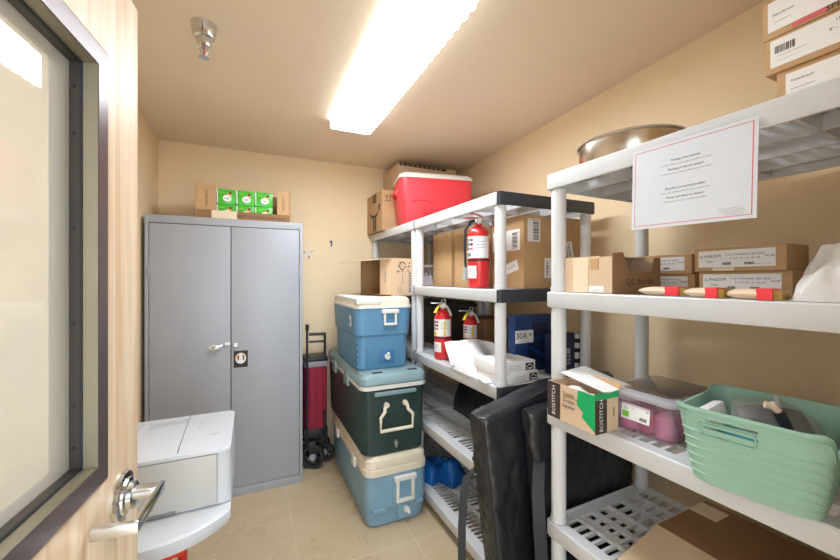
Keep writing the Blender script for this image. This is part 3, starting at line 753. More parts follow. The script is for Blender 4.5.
# smile-logo carton + flat carton above it
ax, ay, aw, al, ah = .956, 2.802, .40, .385, .325
t = thing('cardboard_box', 'brown shipping carton with a black smile-arrow logo beside the red cooler', 'cardboard box', (ax+aw/2, ay+al/2, 1.8275), R(1))
g = G(); g.box(-aw/2, aw/2, -al/2, al/2, 0, ah, 'card', .003); g.obj('carton', t)
g = G(); fr = FX(-aw/2-.0003, 0, ah/2)
g.plate(fr, -.035, .045, .085, .155, 'ink', .001); g.plate(fr, .0, .007, .09, .15, 'card', .0016); g.plate(fr, .018, .026, .1, .14, 'card', .0016)
arc = []
for k in range(15):
    a = R(205+130*k/14); arc.append((.0+.13*math.cos(a), .058+.085*math.sin(a)))
top = [(x, y-.0+.008*math.sin(PI*i/14)) for i, (x, y) in enumerate(arc)]; bot = [(x, y-.004-.015*math.sin(PI*i/14)) for i, (x, y) in enumerate(arc)]
g.prism(bot+top[::-1], .0012, 'ink', fr)
g.prism([(.085, .035), (.145, .065), (.138, .005), (.122, .012), (.124, .042), (.09, .026)], .0012, 'ink', fr)
g.plate(fr, -.035, .045, -.155, -.045, 'ink', .001)
g.text('prime', .055, fr, .005, -.10, 'card_lt', lift=.0022, rot=PI/2)
g.obj('logo_print', t)
g = G(); fr = FY(0, -al/2-.0003, ah/2)
for s in (0, 1): g.box(-.16+s*.028-.003, -.16+s*.028+.003, .085, .115, 0, .001, 'ink', mx=fr); g.prism([(-.16+s*.028-.009, .112), (-.16+s*.028+.009, .112), (-.16+s*.028, .125)], .001, 'ink', fr)
g.plate(fr, -.18, -.12, .073, .077, 'ink', .001)
for k in range(4): g.plate(fr, -.195, -.135, -.13+k*.024, -.128+k*.024, 'greyink', .001)
for k in range(3): g.plate(fr, -.195+k*.0295, -.1935+k*.0295, -.13, -.058, 'greyink', .001)
g.obj('handling_marks', t)
t = thing('cardboard_box', 'flat brown carton with black printed edge lying just under the ceiling', 'cardboard box', (1.105+.27, 2.803+.19, 1.8275+ah+.0005), R(1))
g = G(); g.box(-.27, .27, -.19, .19, 0, .238, 'card_lt', .003); g.obj('carton', t)
g = G(); fr = FY(-.05, -.1903, .225); g.plate(fr, -.22, .22, -.012, .011, 'ink', .001)
for k in range(9): g.plate(fr, -.2+k*.044, -.18+k*.044, -.006, .004, 'card', .0016)
g.obj('printed_tape', t)

# boxes on the second shelf of the far unit
def carton(label, x0, x1, y0, y1, z, h, m='card', rz=0., deco=None, group=None, name='cardboard_box'):
    t = thing(name, label, 'cardboard box', ((x0+x1)/2, (y0+y1)/2, z+.0008), rz, group)
    w, d = x1-x0, y1-y0
    g = G(); g.box(-w/2, w/2, -d/2, d/2, 0, h, m, .0025); g.obj('carton', t)
    if deco: deco(t, w, d, h)
    return t
def deco_tape_side(t, w, d, h):
    g = G(); g.box(-w/2-.0008, w/2+.0008, -.025, .025, h-.001, h+.0008, 'cleartape'); g.obj('packing_tape', t)
carton('plain brown carton left of the black strap, behind the tall extinguisher', 1.135, 1.56, 1.992, 2.24, Z2, .345, 'card', deco=deco_tape_side)
carton('plain brown carton directly behind the tall fire extinguisher', 1.135, 1.56, 1.70, 1.955, Z2, .345, 'card', deco=deco_tape_side)
def deco_big(t, w, d, h):
    f1 = FX(-w/2-.0004, 0, h/2); f2 = FY(0, -d/2-.0004, h/2)
    g = G()
    g.plate(f1, -.12, .105, .01, .115, 'paper', .001); g.text('DC TERMINAL', .014, f1, -.05, .09, 'ink', lift=.0014); g.bars(f1, .045, .02, .04, .085, vert=True, lift=.0014, seed=3); g.obj('shipping_label', t)
    g = G(); m2 = f1 @ Matrix.Translation((.04, -.075, 0)) @ Matrix.Rotation(R(16), 4, 'Z'); g.plate(m2, -.05, .05, -.026, .026, 'paper', .001); g.text('6 of 8', .022, m2, 0, 0, 'greyink', lift=.0014); g.obj('small_label', t)
    g = G(); g.plate(f1, -.04, .0, -.17, -.09, 'paper', .0008); g.obj('small_label', t)
    g = G(); g.plate(f2, -.17, -.09, .05, .165, 'paper', .001); g.bars(f2, -.135, .06, .035, .09, vert=True, lift=.0014, seed=5); g.text('FRAGILE', .012, f2, -.12, .158, 'ink', lift=.0014); g.obj('barcode_label', t)
    g = G(); m2 = f2 @ Matrix.Translation((.115, .01, 0)) @ Matrix.Rotation(R(12), 4, 'Z'); g.plate(m2, -.018, .018, -.05, .05, 'paper', .001); g.bars(m2, -.012, -.04, .014, .08, vert=True, lift=.0014, seed=8); g.obj('small_label', t)
    g = G(); g.plate(f2, -.06, -.01, -.13, -.03, 'paper', .001); g.bars(f2, -.052, -.12, .016, .08, vert=True, lift=.0014, seed=9); g.text('TO', .01, f2, -.022, -.045, 'ink', lift=.0014); g.obj('address_label', t)
    g = G(); g.plate(f2, -w/2, w/2, .05, .115, 'cleartape', .0006); g.plate(f2, .12, .185, -.16, .16, 'cleartape', .0005); g.plate(f1, d/2-.03, d/2, -h/2, h/2, 'cleartape', .0005); g.obj('packing_tape', t)
carton('large taped brown carton with several white shipping labels on the far shelf', 1.216, 1.60, 1.42, 1.685, Z2, .365, 'card', deco=deco_big)
# clear container + dark bins further back
t = thing('plastic_tub', 'small clear plastic tub beside the brown cartons on the far shelf', 'tub', (1.13, 2.375, Z2+.001))
g = G(); g.rloft([(0, .12, .14, .02), (.13, .14, .16, .02)], 'clearplastic'); g.obj('body', t)
g = G(); g.rloft([(.13, .15, .17, .02), (.145, .15, .17, .02)], 'clearlid'); g.obj('lid', t)
g = G(); g.pillow(.1, .12, .07, 'paper', 3, .5, 30, 12, mx=Matrix.Translation((0, 0, .003))); g.obj('contents', t)
t = thing('storage_crate', 'dark brown storage crate in the shade behind the small red extinguishers', 'crate', (1.40, 2.66, Z3+.001))
g = G(); g.rloft([(0, .34, .5, .03), (.27, .37, .54, .03), (.275, .39, .56, .03), (.29, .39, .56, .03)], 'crate'); g.obj('body', t)
g = G(); g.rloft([(.291, .38, .55, .03), (.31, .36, .53, .03)], 'crate'); g.obj('lid', t)
t = thing('storage_crate', 'low dark crate at the rear of the shelf beyond the extinguishers', 'crate', (1.47, 2.10, Z3+.001))
g = G(); g.rloft([(0, .18, .22, .02), (.2, .2, .25, .02), (.21, .21, .26, .02), (.22, .21, .26, .02)], 'card_dk'); g.obj('body', t)

# ------------------------------------------------------------------ fire extinguishers
def extinguisher(name_label, loc, rz, s, r, tagcol, hose=True, cyl_h=.30):
    t = thing('fire_extinguisher', name_label, 'fire extinguisher', loc, rz, 'fire extinguishers')
    g = G(); hb = cyl_h
    g.lathe([(0, 0), (r*.9, 0), (r, .008), (r, hb-.05), (r*.95, hb-.03), (r*.75, hb-.01), (r*.4, hb+.004), (.017, hb+.008), (.017, hb+.016), (0, hb+.016)], 'red', n=32, cap=False); g.obj('cylinder', t)
    def arcband(g, a0, a1, z0, z1, m, rr):
        n = 16; ri = [[((rr)*math.cos(R(a0+(a1-a0)*k/n)), rr*math.sin(R(a0+(a1-a0)*k/n)), z) for k in range(n+1)] for z in (z0, z1)]
        g.loft(ri, m, cap=False, closed=False)
    g = G()
    arcband(g, 150, 318, hb*.485, hb*.835, 'paper', r+.0008); arcband(g, 168, 215, hb*.51, hb*.57, 'yellow' if tagcol else 'greyink', r+.0014)
    for k in range(3):
        arcband(g, 170, 203, hb*(.615+.07*k), hb*(.66+.07*k), 'ink', r+.0014); arcband(g, 178, 190, hb*(.625+.07*k), hb*(.65+.07*k), 'paper', r+.0018); arcband(g, 207, 226, hb*(.615+.07*k), hb*(.655+.07*k), ('redink', 'ink', 'red')[k], r+.0014)
        arcband(g, 240, 290, hb*(.65+.045*k), hb*(.657+.045*k), 'greyink', r+.0014)
    if tagcol: arcband(g, 262, 275, hb*.5, hb*.8, 'yellow', r+.0016)
    g.obj('instruction_label', t)
    g = G(); arcband(g, 175, 245, hb*.16, hb*.36, 'paper', r+.0008)
    for k in range(4): arcband(g, 185, 232, hb*(.19+.04*k), hb*(.195+.04*k), 'greyink', r+.0014)
    arcband(g, 205, 210, hb*.28, hb*.30, 'redink', r+.0016); g.obj('inspection_label', t)
    g = G(); g.lathe([(r+.0005, hb*.44), (r+.003, hb*.445), (r+.003, hb*.465), (r+.0005, hb*.47)], 'black', n=32, cap=False); g.obj('strap_band', t)
    zv = hb+.014
    g = G(); g.cyl((0, 0, zv), (0, 0, zv+.03), .016, 'brushed', 16); g.box(-.02, .014, -.012, .012, zv+.012, zv+.032, 'brushed', .003)
    g.cyl((0, -.012, zv+.018), (0, -.026, zv+.018), .015, 'brushed', 18); g.cyl((0, -.026, zv+.018), (0, -.027, zv+.018), .012, 'paper', 18); v = g.obj('valve', t)
    g = G(); g.box(-.075, .02, -.008, .008, zv+.03, zv+.036, 'red' if not tagcol else 'brushed', .002, mx=Matrix.Rotation(0, 4, 'Y')); g.obj('carry_handle', t)
    g = G(); mx = Matrix.Translation((.02, 0, zv+.038)) @ Matrix.Rotation(R(16), 4, 'Y'); g.box(-.1, 0, -.008, .008, 0, .006, 'red' if not tagcol else 'black', .002, mx=mx); g.obj('squeeze_lever', t)
    g = G(); lp = [(.0+.012*math.cos(a), -.02, zv+.045+.012*math.sin(a)) for a in [2*PI*k/14 for k in range(15)]]; g.tube(lp, .002, 'brushed', 6, cap=False); g.obj('pull_ring', t)
    if hose:
        g = G(); g.tube([(-.016, .004, zv+.02), (-.04, .006, zv+.016), (-r-.012, .01, zv-.03), (-r-.014, .012, hb*.6), (-r-.010, .012, hb*.34)], .0065, 'black', 10); hs = g.obj('hose', t)
        g = G(); g.tube([(-r-.014, .012, hb*.34), (-r-.014, .012, hb*.24), (-r-.016, .012, hb*.13)], [.010, .011, .015], 'rim', 12); g.obj('nozzle', hs)
    if tagcol:
        g = G(); g.ribbon([(-.01, -.02, zv+.035), (-.03, -.03, zv+.02), (-.05, -.05, zv-.0), (-.062, -.058, zv-.02)], .026, (.5, -.85, .2), .0012, 'yellow'); g.obj('inspection_tag', t, label='yellow inspection tag')
        g = G(); g.ribbon([(.014, -.024, zv+.02), (.028, -.034, zv-.005), (.04, -.045, zv-.04)], .02, (.85, .5, 0), .001, 'paper'); g.obj('paper_tag', t)
    return t
extinguisher('tall red fire extinguisher with hose on the middle-height far shelf by the big carton', (1.083, 1.615, Z2+.001), R(-20), 1, .056, False, cyl_h=.318)
extinguisher('red fire extinguisher with yellow tag at the front edge of the lower far shelf', (1.066, 1.975, Z3+.001), R(-15), 1, .052, True, hose=False, cyl_h=.29)
extinguisher('smaller red fire extinguisher with yellow tag behind the pile of white papers', (1.27, 1.985, Z3+.001), R(-15), 1, .044, True, hose=False, cyl_h=.235)

# ------------------------------------------------------------------ third far shelf: papers, flat boxes, blue box
t = thing('plastic_bag', 'crumpled white plastic mailer bag lying open beside the flat white boxes', 'bag', (1.09, 1.655, Z3+.001), R(0))
g = G(); g.pillow(.20, .25, .075, 'plasticbag', 5, .4, 11, 30, p=4); g.obj('bag_body', t)
rt, up_ = Vector((.9, -.42, 0)).normalized(), Vector((.42*.75, .9*.75, .66)).normalized()
fm = frame((.02, .05, .085), rt, rt.cross(Vector((0, 0, 1))).cross(rt)*.0+up_)
vs, fs = [], []
nx_, ny_ = 16, 10
for lay in (0, 1):
    for j in range(ny_+1):
        for i in range(nx_+1):
            a, b_ = -.125+.25*i/nx_, -.075+.15*j/ny_
            zz = .016*noise.noise(Vector((a*14, b_*14, 3)))+.018*math.cos(a*22)-(.0015 if lay else 0)
            vs.append((a+(.03*(b_+.075)/.15 if i < nx_/2 else 0)*-1, b_, zz))
NN = (nx_+1)*(ny_+1)
for j in range(ny_):
    for i in range(nx_):
        q = (j*(nx_+1)+i, j*(nx_+1)+i+1, (j+1)*(nx_+1)+i+1, (j+1)*(nx_+1)+i); fs += [q, tuple(NN+k for k in reversed(q))]
G().faces(vs, fs, 'plasticbag', fm).obj('open_flap', t)
def flat_box(label, loc, rz):
    t = thing('flat_box', label, 'box', loc, rz, 'flat white boxes with black logo')
    g = G(); g.box(-.115, .115, -.09, .09, 0, .0475, 'paper', .002); g.obj('carton', t)
    g = G(); fr = FY(.082, -.0903, .0215); g.plate(fr, -.024, .022, -.017, .015, 'ink', .001); g.prism([(-.02, -.004), (-.002, .008), (.018, -.004), (.018, .0), (-.002, .0125), (-.02, .0)], .0014, 'paper', fr); g.plate(fr, -.016, .014, -.012, -.007, 'paper', .0016); g.obj('roof_logo', t)
    g = G(); fr = FY(-.02, -.0903, .0215)
    for k in range(3): g.plate(fr, -.03+.008*k, .05, -.012+k*.009, -.0108+k*.009, 'greyink', .001)
    g.obj('small_print', t)
    return t
flat_box('flat white box with black logo, bottom of the pair on the far shelf', (1.140, 1.452, Z3+.001), R(3))
flat_box('flat white box with black logo, upper of the pair on the far shelf', (1.128, 1.462, Z3+.0495), R(-1))
t = thing('paper_sheet', 'white sheet and leaflet lying before the plastic bag on the far shelf', 'paper', (1.045, 1.50, Z3+.0015), R(-10))
g = G(); g.pillow(.09, .16, .012, 'paper', 8, .5, 20, 14); g.box(-.05, -.01, -.1, -.02, .001, .006, 'paper', .001); g.plate(FX(-.0502, -.06, .0035), -.03, .0, -.0015, .0015, 'ink'); g.obj('leaflet', t)

t = thing('product_box', 'glossy blue box with a white 30A label on the far shelf', 'box', (1.352, 1.532, Z3+.001), R(2))
g = G(); g.box(-.125, .125, -.028, .028, 0, .295, 'navy', .003); g.obj('carton', t)
g = G(); fr = FY(0, -.0283, .1525)
g.plate(fr, -.1245, -.005, .0, .065, 'paper', .0022); g.text('30A', .046, fr, -.086, .036, 'ink', lift=.0027); g.text('48v', .020, fr, -.024, .042, 'ink', lift=.0027); g.text('Charge Controller', .009, fr, -.07, .009, 'greyink', lift=.0027); g.obj('white_label', t)
g = G(); g.plate(fr, -.01, .1, .03, .1, 'navydk', .0012); g.plate(fr, -.04, .11, -.11, .01, 'navydk', .001)
for k in range(5): g.box(-.07, .07, -.0015, .0015, 0, .0016, 'tarp', mx=fr @ Matrix.Translation((-.01+.022*k, -.04-.010*k, 0)) @ Matrix.Rotation(R(-35), 4, 'Z') @ Matrix.Diagonal((.7, 1, 1, 1)))
g.obj('product_picture', t)
t = thing('keypad_device', 'dark navy boxed device with small screen and keypad by the blue box', 'device', (1.455, 1.425, Z3+.001))
g = G(); g.box(-.075, .075, -.03, .03, 0, .205, 'navydk', .006); g.obj('body', t)
g = G(); fr = FY(.012, -.0303, .1); g.plate(fr, -.028, .028, .0, .028, 'rim', .001); g.obj('screen', t)
for r_ in range(3):
    for c_ in range(3):
        g = G(); g.box(-.024+c_*.02, -.012+c_*.02, -.018-r_*.018, -.006-r_*.018, 0, .002, 'rim', mx=fr); g.obj('key', t)
t = thing('canister', 'white canister with black bands at the back of the far shelf', 'canister', (1.558, 1.425, Z3+.001))
g = G(); g.lathe([(0, 0), (.026, 0), (.027, .004), (.027, .185), (.022, .195), (0, .195)], 'paper', n=24, cap=False); g.obj('body', t)
g = G()
for z in (.045, .1, .15): g.lathe([(.0272, z), (.0278, z), (.0278, z+.022), (.0272, z+.022)], 'ink', n=24, cap=False)
g.obj('black_band', t)

# ------------------------------------------------------------------ lower far shelves
t = thing('duffel_bag', 'dark bundled bag lying at the rear of the lower far shelf', 'bag', (1.41, 1.83, Z4+.001))
g = G(); g.pillow(.27, .80, .27, 'nylon', 11, .3, 7, 30, p=6); g.obj('bag_body', t)
g = G(); g.ribbon([(-.125, -.1, .06), (-.08, -.1, .25), (.04, -.1, .28), (.12, -.1, .06)], .03, (0, 1, 0), .003, 'nylonstrap'); g.obj('strap', t)
t = thing('tarp_bundle', 'folded blue tarp bundle on the lowest far shelf', 'tarp', (1.16, 2.135, Z5+.001), R(20))
g = G(); g.pillow(.20, .18, .12, 'tarp', 21, .3, 8, 30, p=2.6, mx=Matrix.Translation((-.02, .09, 0)), base=.01); g.pillow(.17, .15, .11, 'tarp', 24, .35, 9, 28, p=2.6, mx=Matrix.Translation((.035, -.045, 0)), base=.01); g.obj('folded_sheet', t)
g = G(); g.ribbon([(-.09, .03, .01), (-.08, .03, .1), (-.02, .02, .145), (.06, .01, .12), (.09, .01, .02)], .02, (0, 1, 0), .002, 'tarp'); g.obj('tie_strap', t)

# ------------------------------------------------------------------ folded wagon between cabinet and coolers
t = thing('folding_wagon', 'folded maroon fabric utility wagon between the cabinet and the coolers', 'wagon', (.465, 2.98, 0))
g = G(); g.box(-.085, .085, -.07, .12, .27, .77, 'maroon', .03, seg=3); f = g.obj('fabric_body', t)
g = G(); g.box(-.088, .088, -.074, .124, .755, .80, 'greyfab', .012); g.box(-.089, .089, -.075, .125, .80, .83, 'black', .008); g.obj('top_hem', f)
for k in range(3):
    g = G(); g.tube([(-.05+.05*k, -.068, .30), (-.048+.05*k, -.076, .5), (-.052+.052*k, -.07, .75)], .006, 'maroon', 8); g.obj('fold', f)
g = G(); g.tube([(-.072, -.09, .16), (-.072, -.09, 1.05)], .009, 'black', 10); g.tube([(-.072, -.09, 1.045), (-.072, -.09, 1.09)], .014, 'black', 10); g.obj('pull_handle', t)
g = G()
for z in (.93, .99): g.tube([(-.035, .08, z), (.09, .06, z)], .009 if z < .96 else .012, 'black', 8); 
g.tube([(.088, .06, .60), (.088, .06, 1.0)], .01, 'black', 8); g.obj('push_bar', t)
g = G(); g.box(-.09, .09, -.06, .11, .2, .285, 'black', .008); g.tube([(.06, -.075, .2), (.06, -.08, .42)], .011, 'black', 8); g.obj('frame', t)
for sx, sy in ((-.03, -.105), (.07, -.03), (-.03, .14), (.07, .14)):
    g = G(); rr = .088 if sy < -.1 else .075
    q = frame((sx, sy, rr), (.9, -.43, 0), (0, 0, 1))
    g.lathe([(rr*.72, -.018), (rr*.95, -.02), (rr, -.012), (rr, .012), (rr*.95, .02), (rr*.72, .018), (rr*.72, -.018)], 'tyre', q, 28, cap=False); wh = g.obj('wheel', t)
    g = G(); g.lathe([(0, -.016), (rr*.28, -.016), (rr*.28, .016), (0, .016)], 'rim', q, 16, cap=False)
    for k in range(6):
        a = PI*k/3; g.box(0, rr*.74, -rr*.07, rr*.07, -.008, .008, 'black', mx=q @ Matrix.Rotation(a, 4, 'Z'))
    g.obj('hub', wh)
    g = G(); g.box(sx-.03, sx+.02, sy-.012, sy+.012, rr+.02 if rr > .08 else rr*2, .205, 'black', .004); g.obj('fork', t)

# ------------------------------------------------------------------ the two long black bags between the shelving units
def long_bag(label, x0, x1, yc, th, zn, zf, seed, rz):
    t = thing('carry_bag', label, 'bag', (x0, yc, .001), rz, 'long black carry bags')
    L = x1-x0; g = G()
    def pt(u, v, w):                      # u along, v across, w up; all -1..1 on the surface of a cube
        rd = .86
        k = max(abs(u)**14+abs(v)**6+abs(w)**16, 1e-6)**(1/12.); 
        f = (u+1)/2; zt = zn+(zf-zn)*min(1., f/.5)
        cu, cv, cw = u, v, w
        ev = (1-.35*max(0, abs(u)-.96)/.04)*(1-.22*max(0, abs(w)-.96)/.04)
        x = f*L; z = zt*(w+1)/2; y = v*th/2*ev
        n1 = noise.noise(Vector((x*4+seed, y*9, z*3.2))); q = Vector((x*8+z*3+seed*2, y*12, z*5-x*4))
        rg = 1-abs(noise.noise(q)); rg2 = 1-abs(noise.noise(q*2.1+Vector((4, 1, 2))))
        d = .007*n1+.009*(rg**7)+.006*(rg2**9)-.004
        if abs(v) > .99: y += math.copysign(d, v)*(1-max(0, abs(u)-.9)/.1*.6)
        if abs(u) > .99: x += math.copysign(d*1.1, u)
        if abs(w) > .99 and w > 0: z += d*.15-.003+.005*math.cos(v*1.5)
        x += .11*(1-f)*(1-z/zt)
        return (x, y, max(0, z))
    def patch(nu, nv, fn):
        vs = [pt(*fn(-1+2*i/nu, -1+2*j/nv)) for j in range(nv+1) for i in range(nu+1)]
        g.faces(vs, [(j*(nu+1)+i, j*(nu+1)+i+1, (j+1)*(nu+1)+i+1, (j+1)*(nu+1)+i) for j in range(nv) for i in range(nu)], 'nylon')
    for sgn in (-1, 1):
        patch(60, 70, lambda a, b, q=sgn: (a, q, b)); patch(14, 70, lambda a, b, q=sgn: (q, a, b)); patch(60, 14, lambda a, b, q=sgn: (a, b, q))
    bmesh.ops.remove_doubles(g.bm, verts=g.bm.verts, dist=.0045)
    g.obj('bag_body', t, smooth=70)
    g = G()
    for s in (-1, 1): g.tube([(.115, s*(th/2-.006), .03), (.06, s*(th/2-.006), zn*.5), (.01, s*(th/2-.006), zn-.012), (L*.5, s*(th/2-.004), zf-.006), (L-.03, s*(th/2-.004), zf-.006)], .0035, 'black', 6)
    g.obj('piping', t)
    return t
b1 = long_bag('long black nylon bag standing between the shelving units, nearer the coolers', .808, 1.56, 1.23, .105, .895, .985, 1., R(0))
b2 = long_bag('long black nylon bag standing right beside the nearest shelving unit post',   .975, 1.56, 1.128, .066, .922, .95, 5., R(0))
g = G(); g.ribbon([(.045, .045, .66), (.0, .062, .62), (-.012, .066, .54), (-.02, .066, .42), (-.024, .06, .28), (-.01, .05, .12)], .032, (.9, -.42, 0), .0025, 'nylonstrap'); g.obj('shoulder_strap', b1)
g = G(); g.ribbon([(.05, -.02, .74), (-.008, -.075, .65), (-.022, -.098, .54), (-.016, -.102, .42), (.0, -.10, .28), (.03, -.085, .12)], .045, (.9, -.42, 0), .0025, 'nylonstrap'); g.obj('shoulder_strap', b2)

# ------------------------------------------------------------------ near unit, top shelf
ZT = 1.8268
t = thing('steel_pan', 'round stainless steel pan on top of the nearest shelving unit', 'pan', (1.30, .925, ZT))
g = G(); r0 = .178
g.lathe([(0, 0), (r0-.012, 0), (r0-.004, .005), (r0, .012), (r0, .106), (r0+.006, .108), (r0+.008, .111), (r0+.006, .114), (r0-.002, .113), (r0-.004, .106), (r0-.004, .014), (r0-.014, .004), (0, .004)], 'steel', n=64, cap=False); g.obj('bowl', t)

def sieve_box(label, x0, y1, z, h, kind, group, L=.222, D=.215, rz=0., m='card', seed=0):
    t = thing('cardboard_box', label, 'cardboard box', (x0+D/2, y1-L/2, z), rz, group)
    g = G(); g.box(-D/2, D/2, -L/2, L/2, 0, h, m, .002); g.obj('carton', t)
    fr = FX(-D/2-.0003, 0, h/2); g = G()
    if kind == 'brand':
        g.plate(fr, -L/2+.016, L/2-.002, -h/2+.004, h/2-.01, 'paper', .0008); g.text('Fisherbrand', .0075, fr, -L/2+.042, .004, 'ink', lift=.0012); g.plate(fr, -L/2+.024, -L/2+.062, -.0145, -.0135, 'greyink', .0012)
        g.text('U.S.A. STANDARD TEST', .0085, fr, .05, .014, 'ink', lift=.0012); g.text('8" - FH - SS - US', .0085, fr, .035, -.003, 'ink', lift=.0012); g.text('TEST SIEVE', .0085, fr, .085, -.016, 'ink', lift=.0012)
    elif kind == 'bar':
        g.plate(fr, -L/2+.01, L/2-.002, -h/2+.012, h/2-.006, 'paper', .0008); g.bars(fr, -L/2+.018, .002, .034, .016, lift=.0012, seed=seed)
        g.plate(fr, -L/2+.022, -L/2+.07, -.0052, -.0045, 'greyink', .0012); g.plate(fr, -L/2+.022, -L/2+.06, -.0152, -.0148, 'greyink', .0012)
        g.text('U.S.A. STANDARD TEST', .0085, fr, .045, .02, 'ink', lift=.0012); g.text('8" - FH - SS - US', .0085, fr, .02, .004, 'ink', lift=.0012); g.bars(fr, .045, -.02, .03, .013, lift=.0012, seed=seed+1)
    elif kind == 'spec':
        g.plate(fr, -L/2+.01, L/2-.002, -h/2+.014, h/2-.004, 'paper', .0008); g.text('Fisherbrand', .0075, fr, -L/2+.036, .006, 'ink', lift=.0012); g.plate(fr, -L/2+.02, -L/2+.05, -.0105, -.0098, 'greyink', .0012)
        g.bars(fr, -L/2+.055, .018, .04, .014, lift=.0012, seed=seed); g.plate(fr, -.02, .03, .0, .001, 'greyink', .0012)
        g.text('SPECIAL', .016, fr, .02, -h/2+.007, 'ink', lift=.0016); g.plate(fr, -.06, -.005, -h/2+.004, -h/2+.012, 'redink', .0012)
    else:
        g.plate(fr, -L/2+.012, L/2-.022, -h/2+.012, h/2-.008, 'paper', .0008)
        g.text('G PHILDIA', .0125, fr, -L/2+.045, .010, 'ink', lift=.0012, rot=R(3)); g.text('U.S.A. STANDARD TEST SIEVE', .0072, fr, .02, .013, 'ink', lift=.0012)
        g.text('8" - FH - SS - US - No. 80', .0068, fr, .02, .002, 'ink', lift=.0012); g.text('Tyler', .0095, fr, -L/2+.044, -.006, 'ink', lift=.0012)
        g.bars(fr, -.035, -.017, .022, .008, lift=.0012, seed=seed); g.bars(fr, .02, -.017, .022, .007, lift=.0012, seed=seed+2)
        g.text('No.80', .008, fr, .077, .006, 'ink', lift=.0012); g.plate(fr, .03, .08, -.0155, -.0148, 'greyink', .0012)
        g.plate(fr, -.06, -.005, -h/2+.001, -h/2+.011, 'tape', .001)
    g.obj('printed_label', t)
    return t
GT = 'labelled cartons on top of the near unit'
sieve_box('brown carton with white label, bottom of the stack by the ceiling at right', 1.062, .410, ZT, .064, 'brand', GT, rz=0.)
sieve_box('brown carton with barcode label, middle of the stack by the ceiling at right', 1.056, .428, ZT+.0645, .078, 'bar', GT, seed=11)
sieve_box('brown carton marked SPECIAL, topmost of the stack by the ceiling at right', 1.052, .429, ZT+.143, .084, 'spec', GT, rz=R(-1.5), seed=17)

# the laminated notice hanging from the top shelf's lip
t = thing('paper_sign', 'white laminated notice with red border taped to the top shelf edge', 'sign', (1.0165, .570, 1.687), R(1.5))
g = G(); fr = frame((0, 0, 0), (0, -1, -.02), (0, -.02, 1)); W2, H2 = .1445, .1125
g.box(-W2, W2, -H2, H2, -.0008, .0008, 'sign_paper', mx=fr); g.obj('sheet', t)
g = G()
for a in ((-W2+.008, W2-.008, H2-.0095, H2-.008), (-W2+.008, W2-.008, -H2+.008, -H2+.0095), (-W2+.008, -W2+.0092, -H2+.008, H2-.008), (W2-.0098, W2-.008, -H2+.008, H2-.008)): g.plate(fr, *a, 'redink', .0012)
g.obj('red_border', t)
L_ = .0012
for z0, a1, b1_, a2, b2_ in ((.062, 'Finding a lost animal?', 'Call this number as soon as you can before moving it', 'Thinking it was an owner?', 'Ask first at the front desk and leave your name there'),
                           (-.012, 'Encontro un animal perdido?', 'Llame a este numero antes de mover nada por favor', 'Piensa que tiene un dueno?', 'Pregunte primero en la recepcion del edificio')):
    g = G()
    for q, (tx, sz, m_) in enumerate(((a1, .0082, 'ink'), (b1_, .0056, 'greyink'), (a2, .0082, 'ink'), (b2_, .0056, 'greyink'))): g.text(tx, sz, fr, -.004, z0-(0, .011, .024, .035)[q], m_, lift=L_)
    g.obj('text_block', t)
g = G()
for k in range(4): g.plate(fr, .07+.004*k, .122, -.085-k*.0045, -.0844-k*.0045, 'greyink', L_)
g.obj('fine_print', t)
t_s = t

# ------------------------------------------------------------------ near unit, second shelf
t = thing('cardboard_box', 'pale cardboard box with handwriting and notched open end by the shelf post', 'cardboard box', (1.165, .903, Z2+.001))
w, d, h = .235, .198, .12
g = G(); open_shell(g, w, d, h, 'card_lt', 'card_in', skip=('t', 'f')); 
g.box(-w/2, w/2, -d/2+.05, d/2, h, h+.003, 'card_lt'); g.obj('carton', t)
g = G(); fr = FY(0, -d/2+.003, h/2); pol = [(-w/2, -h/2), (w/2, -h/2), (w/2, h/2), (w/2-.03, h/2), (w/2-.045, .012), (-w/2+.075, .012), (-w/2+.045, h/2+.014), (-w/2, h/2+.01)]
g.prism(pol, .004, 'card_dk', fr); g.text('QC Brodie', .03, fr, .01, -.022, 'ink', lift=.0046, rot=R(2)); g.obj('notched_flap', t, label='brown end flap with a cut notch and handwriting')
g = G(); fr = FX(-w/2-.0004, 0, h/2); g.plate(fr, -.06, .005, -h/2+.001, h/2, 'tape', .0008); g.plate(fr, .008, .065, -h/2+.003, -h/2+.024, 'paper', .0010); g.plate(fr, .012, .045, h/2-.04, h/2-.005, 'cleartape', .001); g.plate(fr, .02, .05, -h/2+.009, -h/2+.0105, 'greyink', .0014); g.obj('paper_tape_strip', t)
G2 = 'labelled sieve cartons on the near shelf'
sieve_box('brown labelled carton, bottom of the left pair behind the handwritten box', 1.335, .945, Z2+.001, .064, 'sieve', G2, D=.2, seed=21)
sieve_box('brown labelled carton, top of the left pair behind the handwritten box', 1.325, .952, Z2+.0655, .066, 'sieve', G2, D=.2, rz=R(1), seed=23)
sieve_box('brown labelled carton, bottom of the right pair behind the wooden brushes', 1.292, .688, Z2+.001, .070, 'sieve', G2, D=.135, seed=25)
sieve_box('brown labelled carton, top of the right pair above the wooden brushes', 1.280, .694, Z2+.0715, .070, 'sieve', G2, D=.12, rz=R(-1), seed=27)
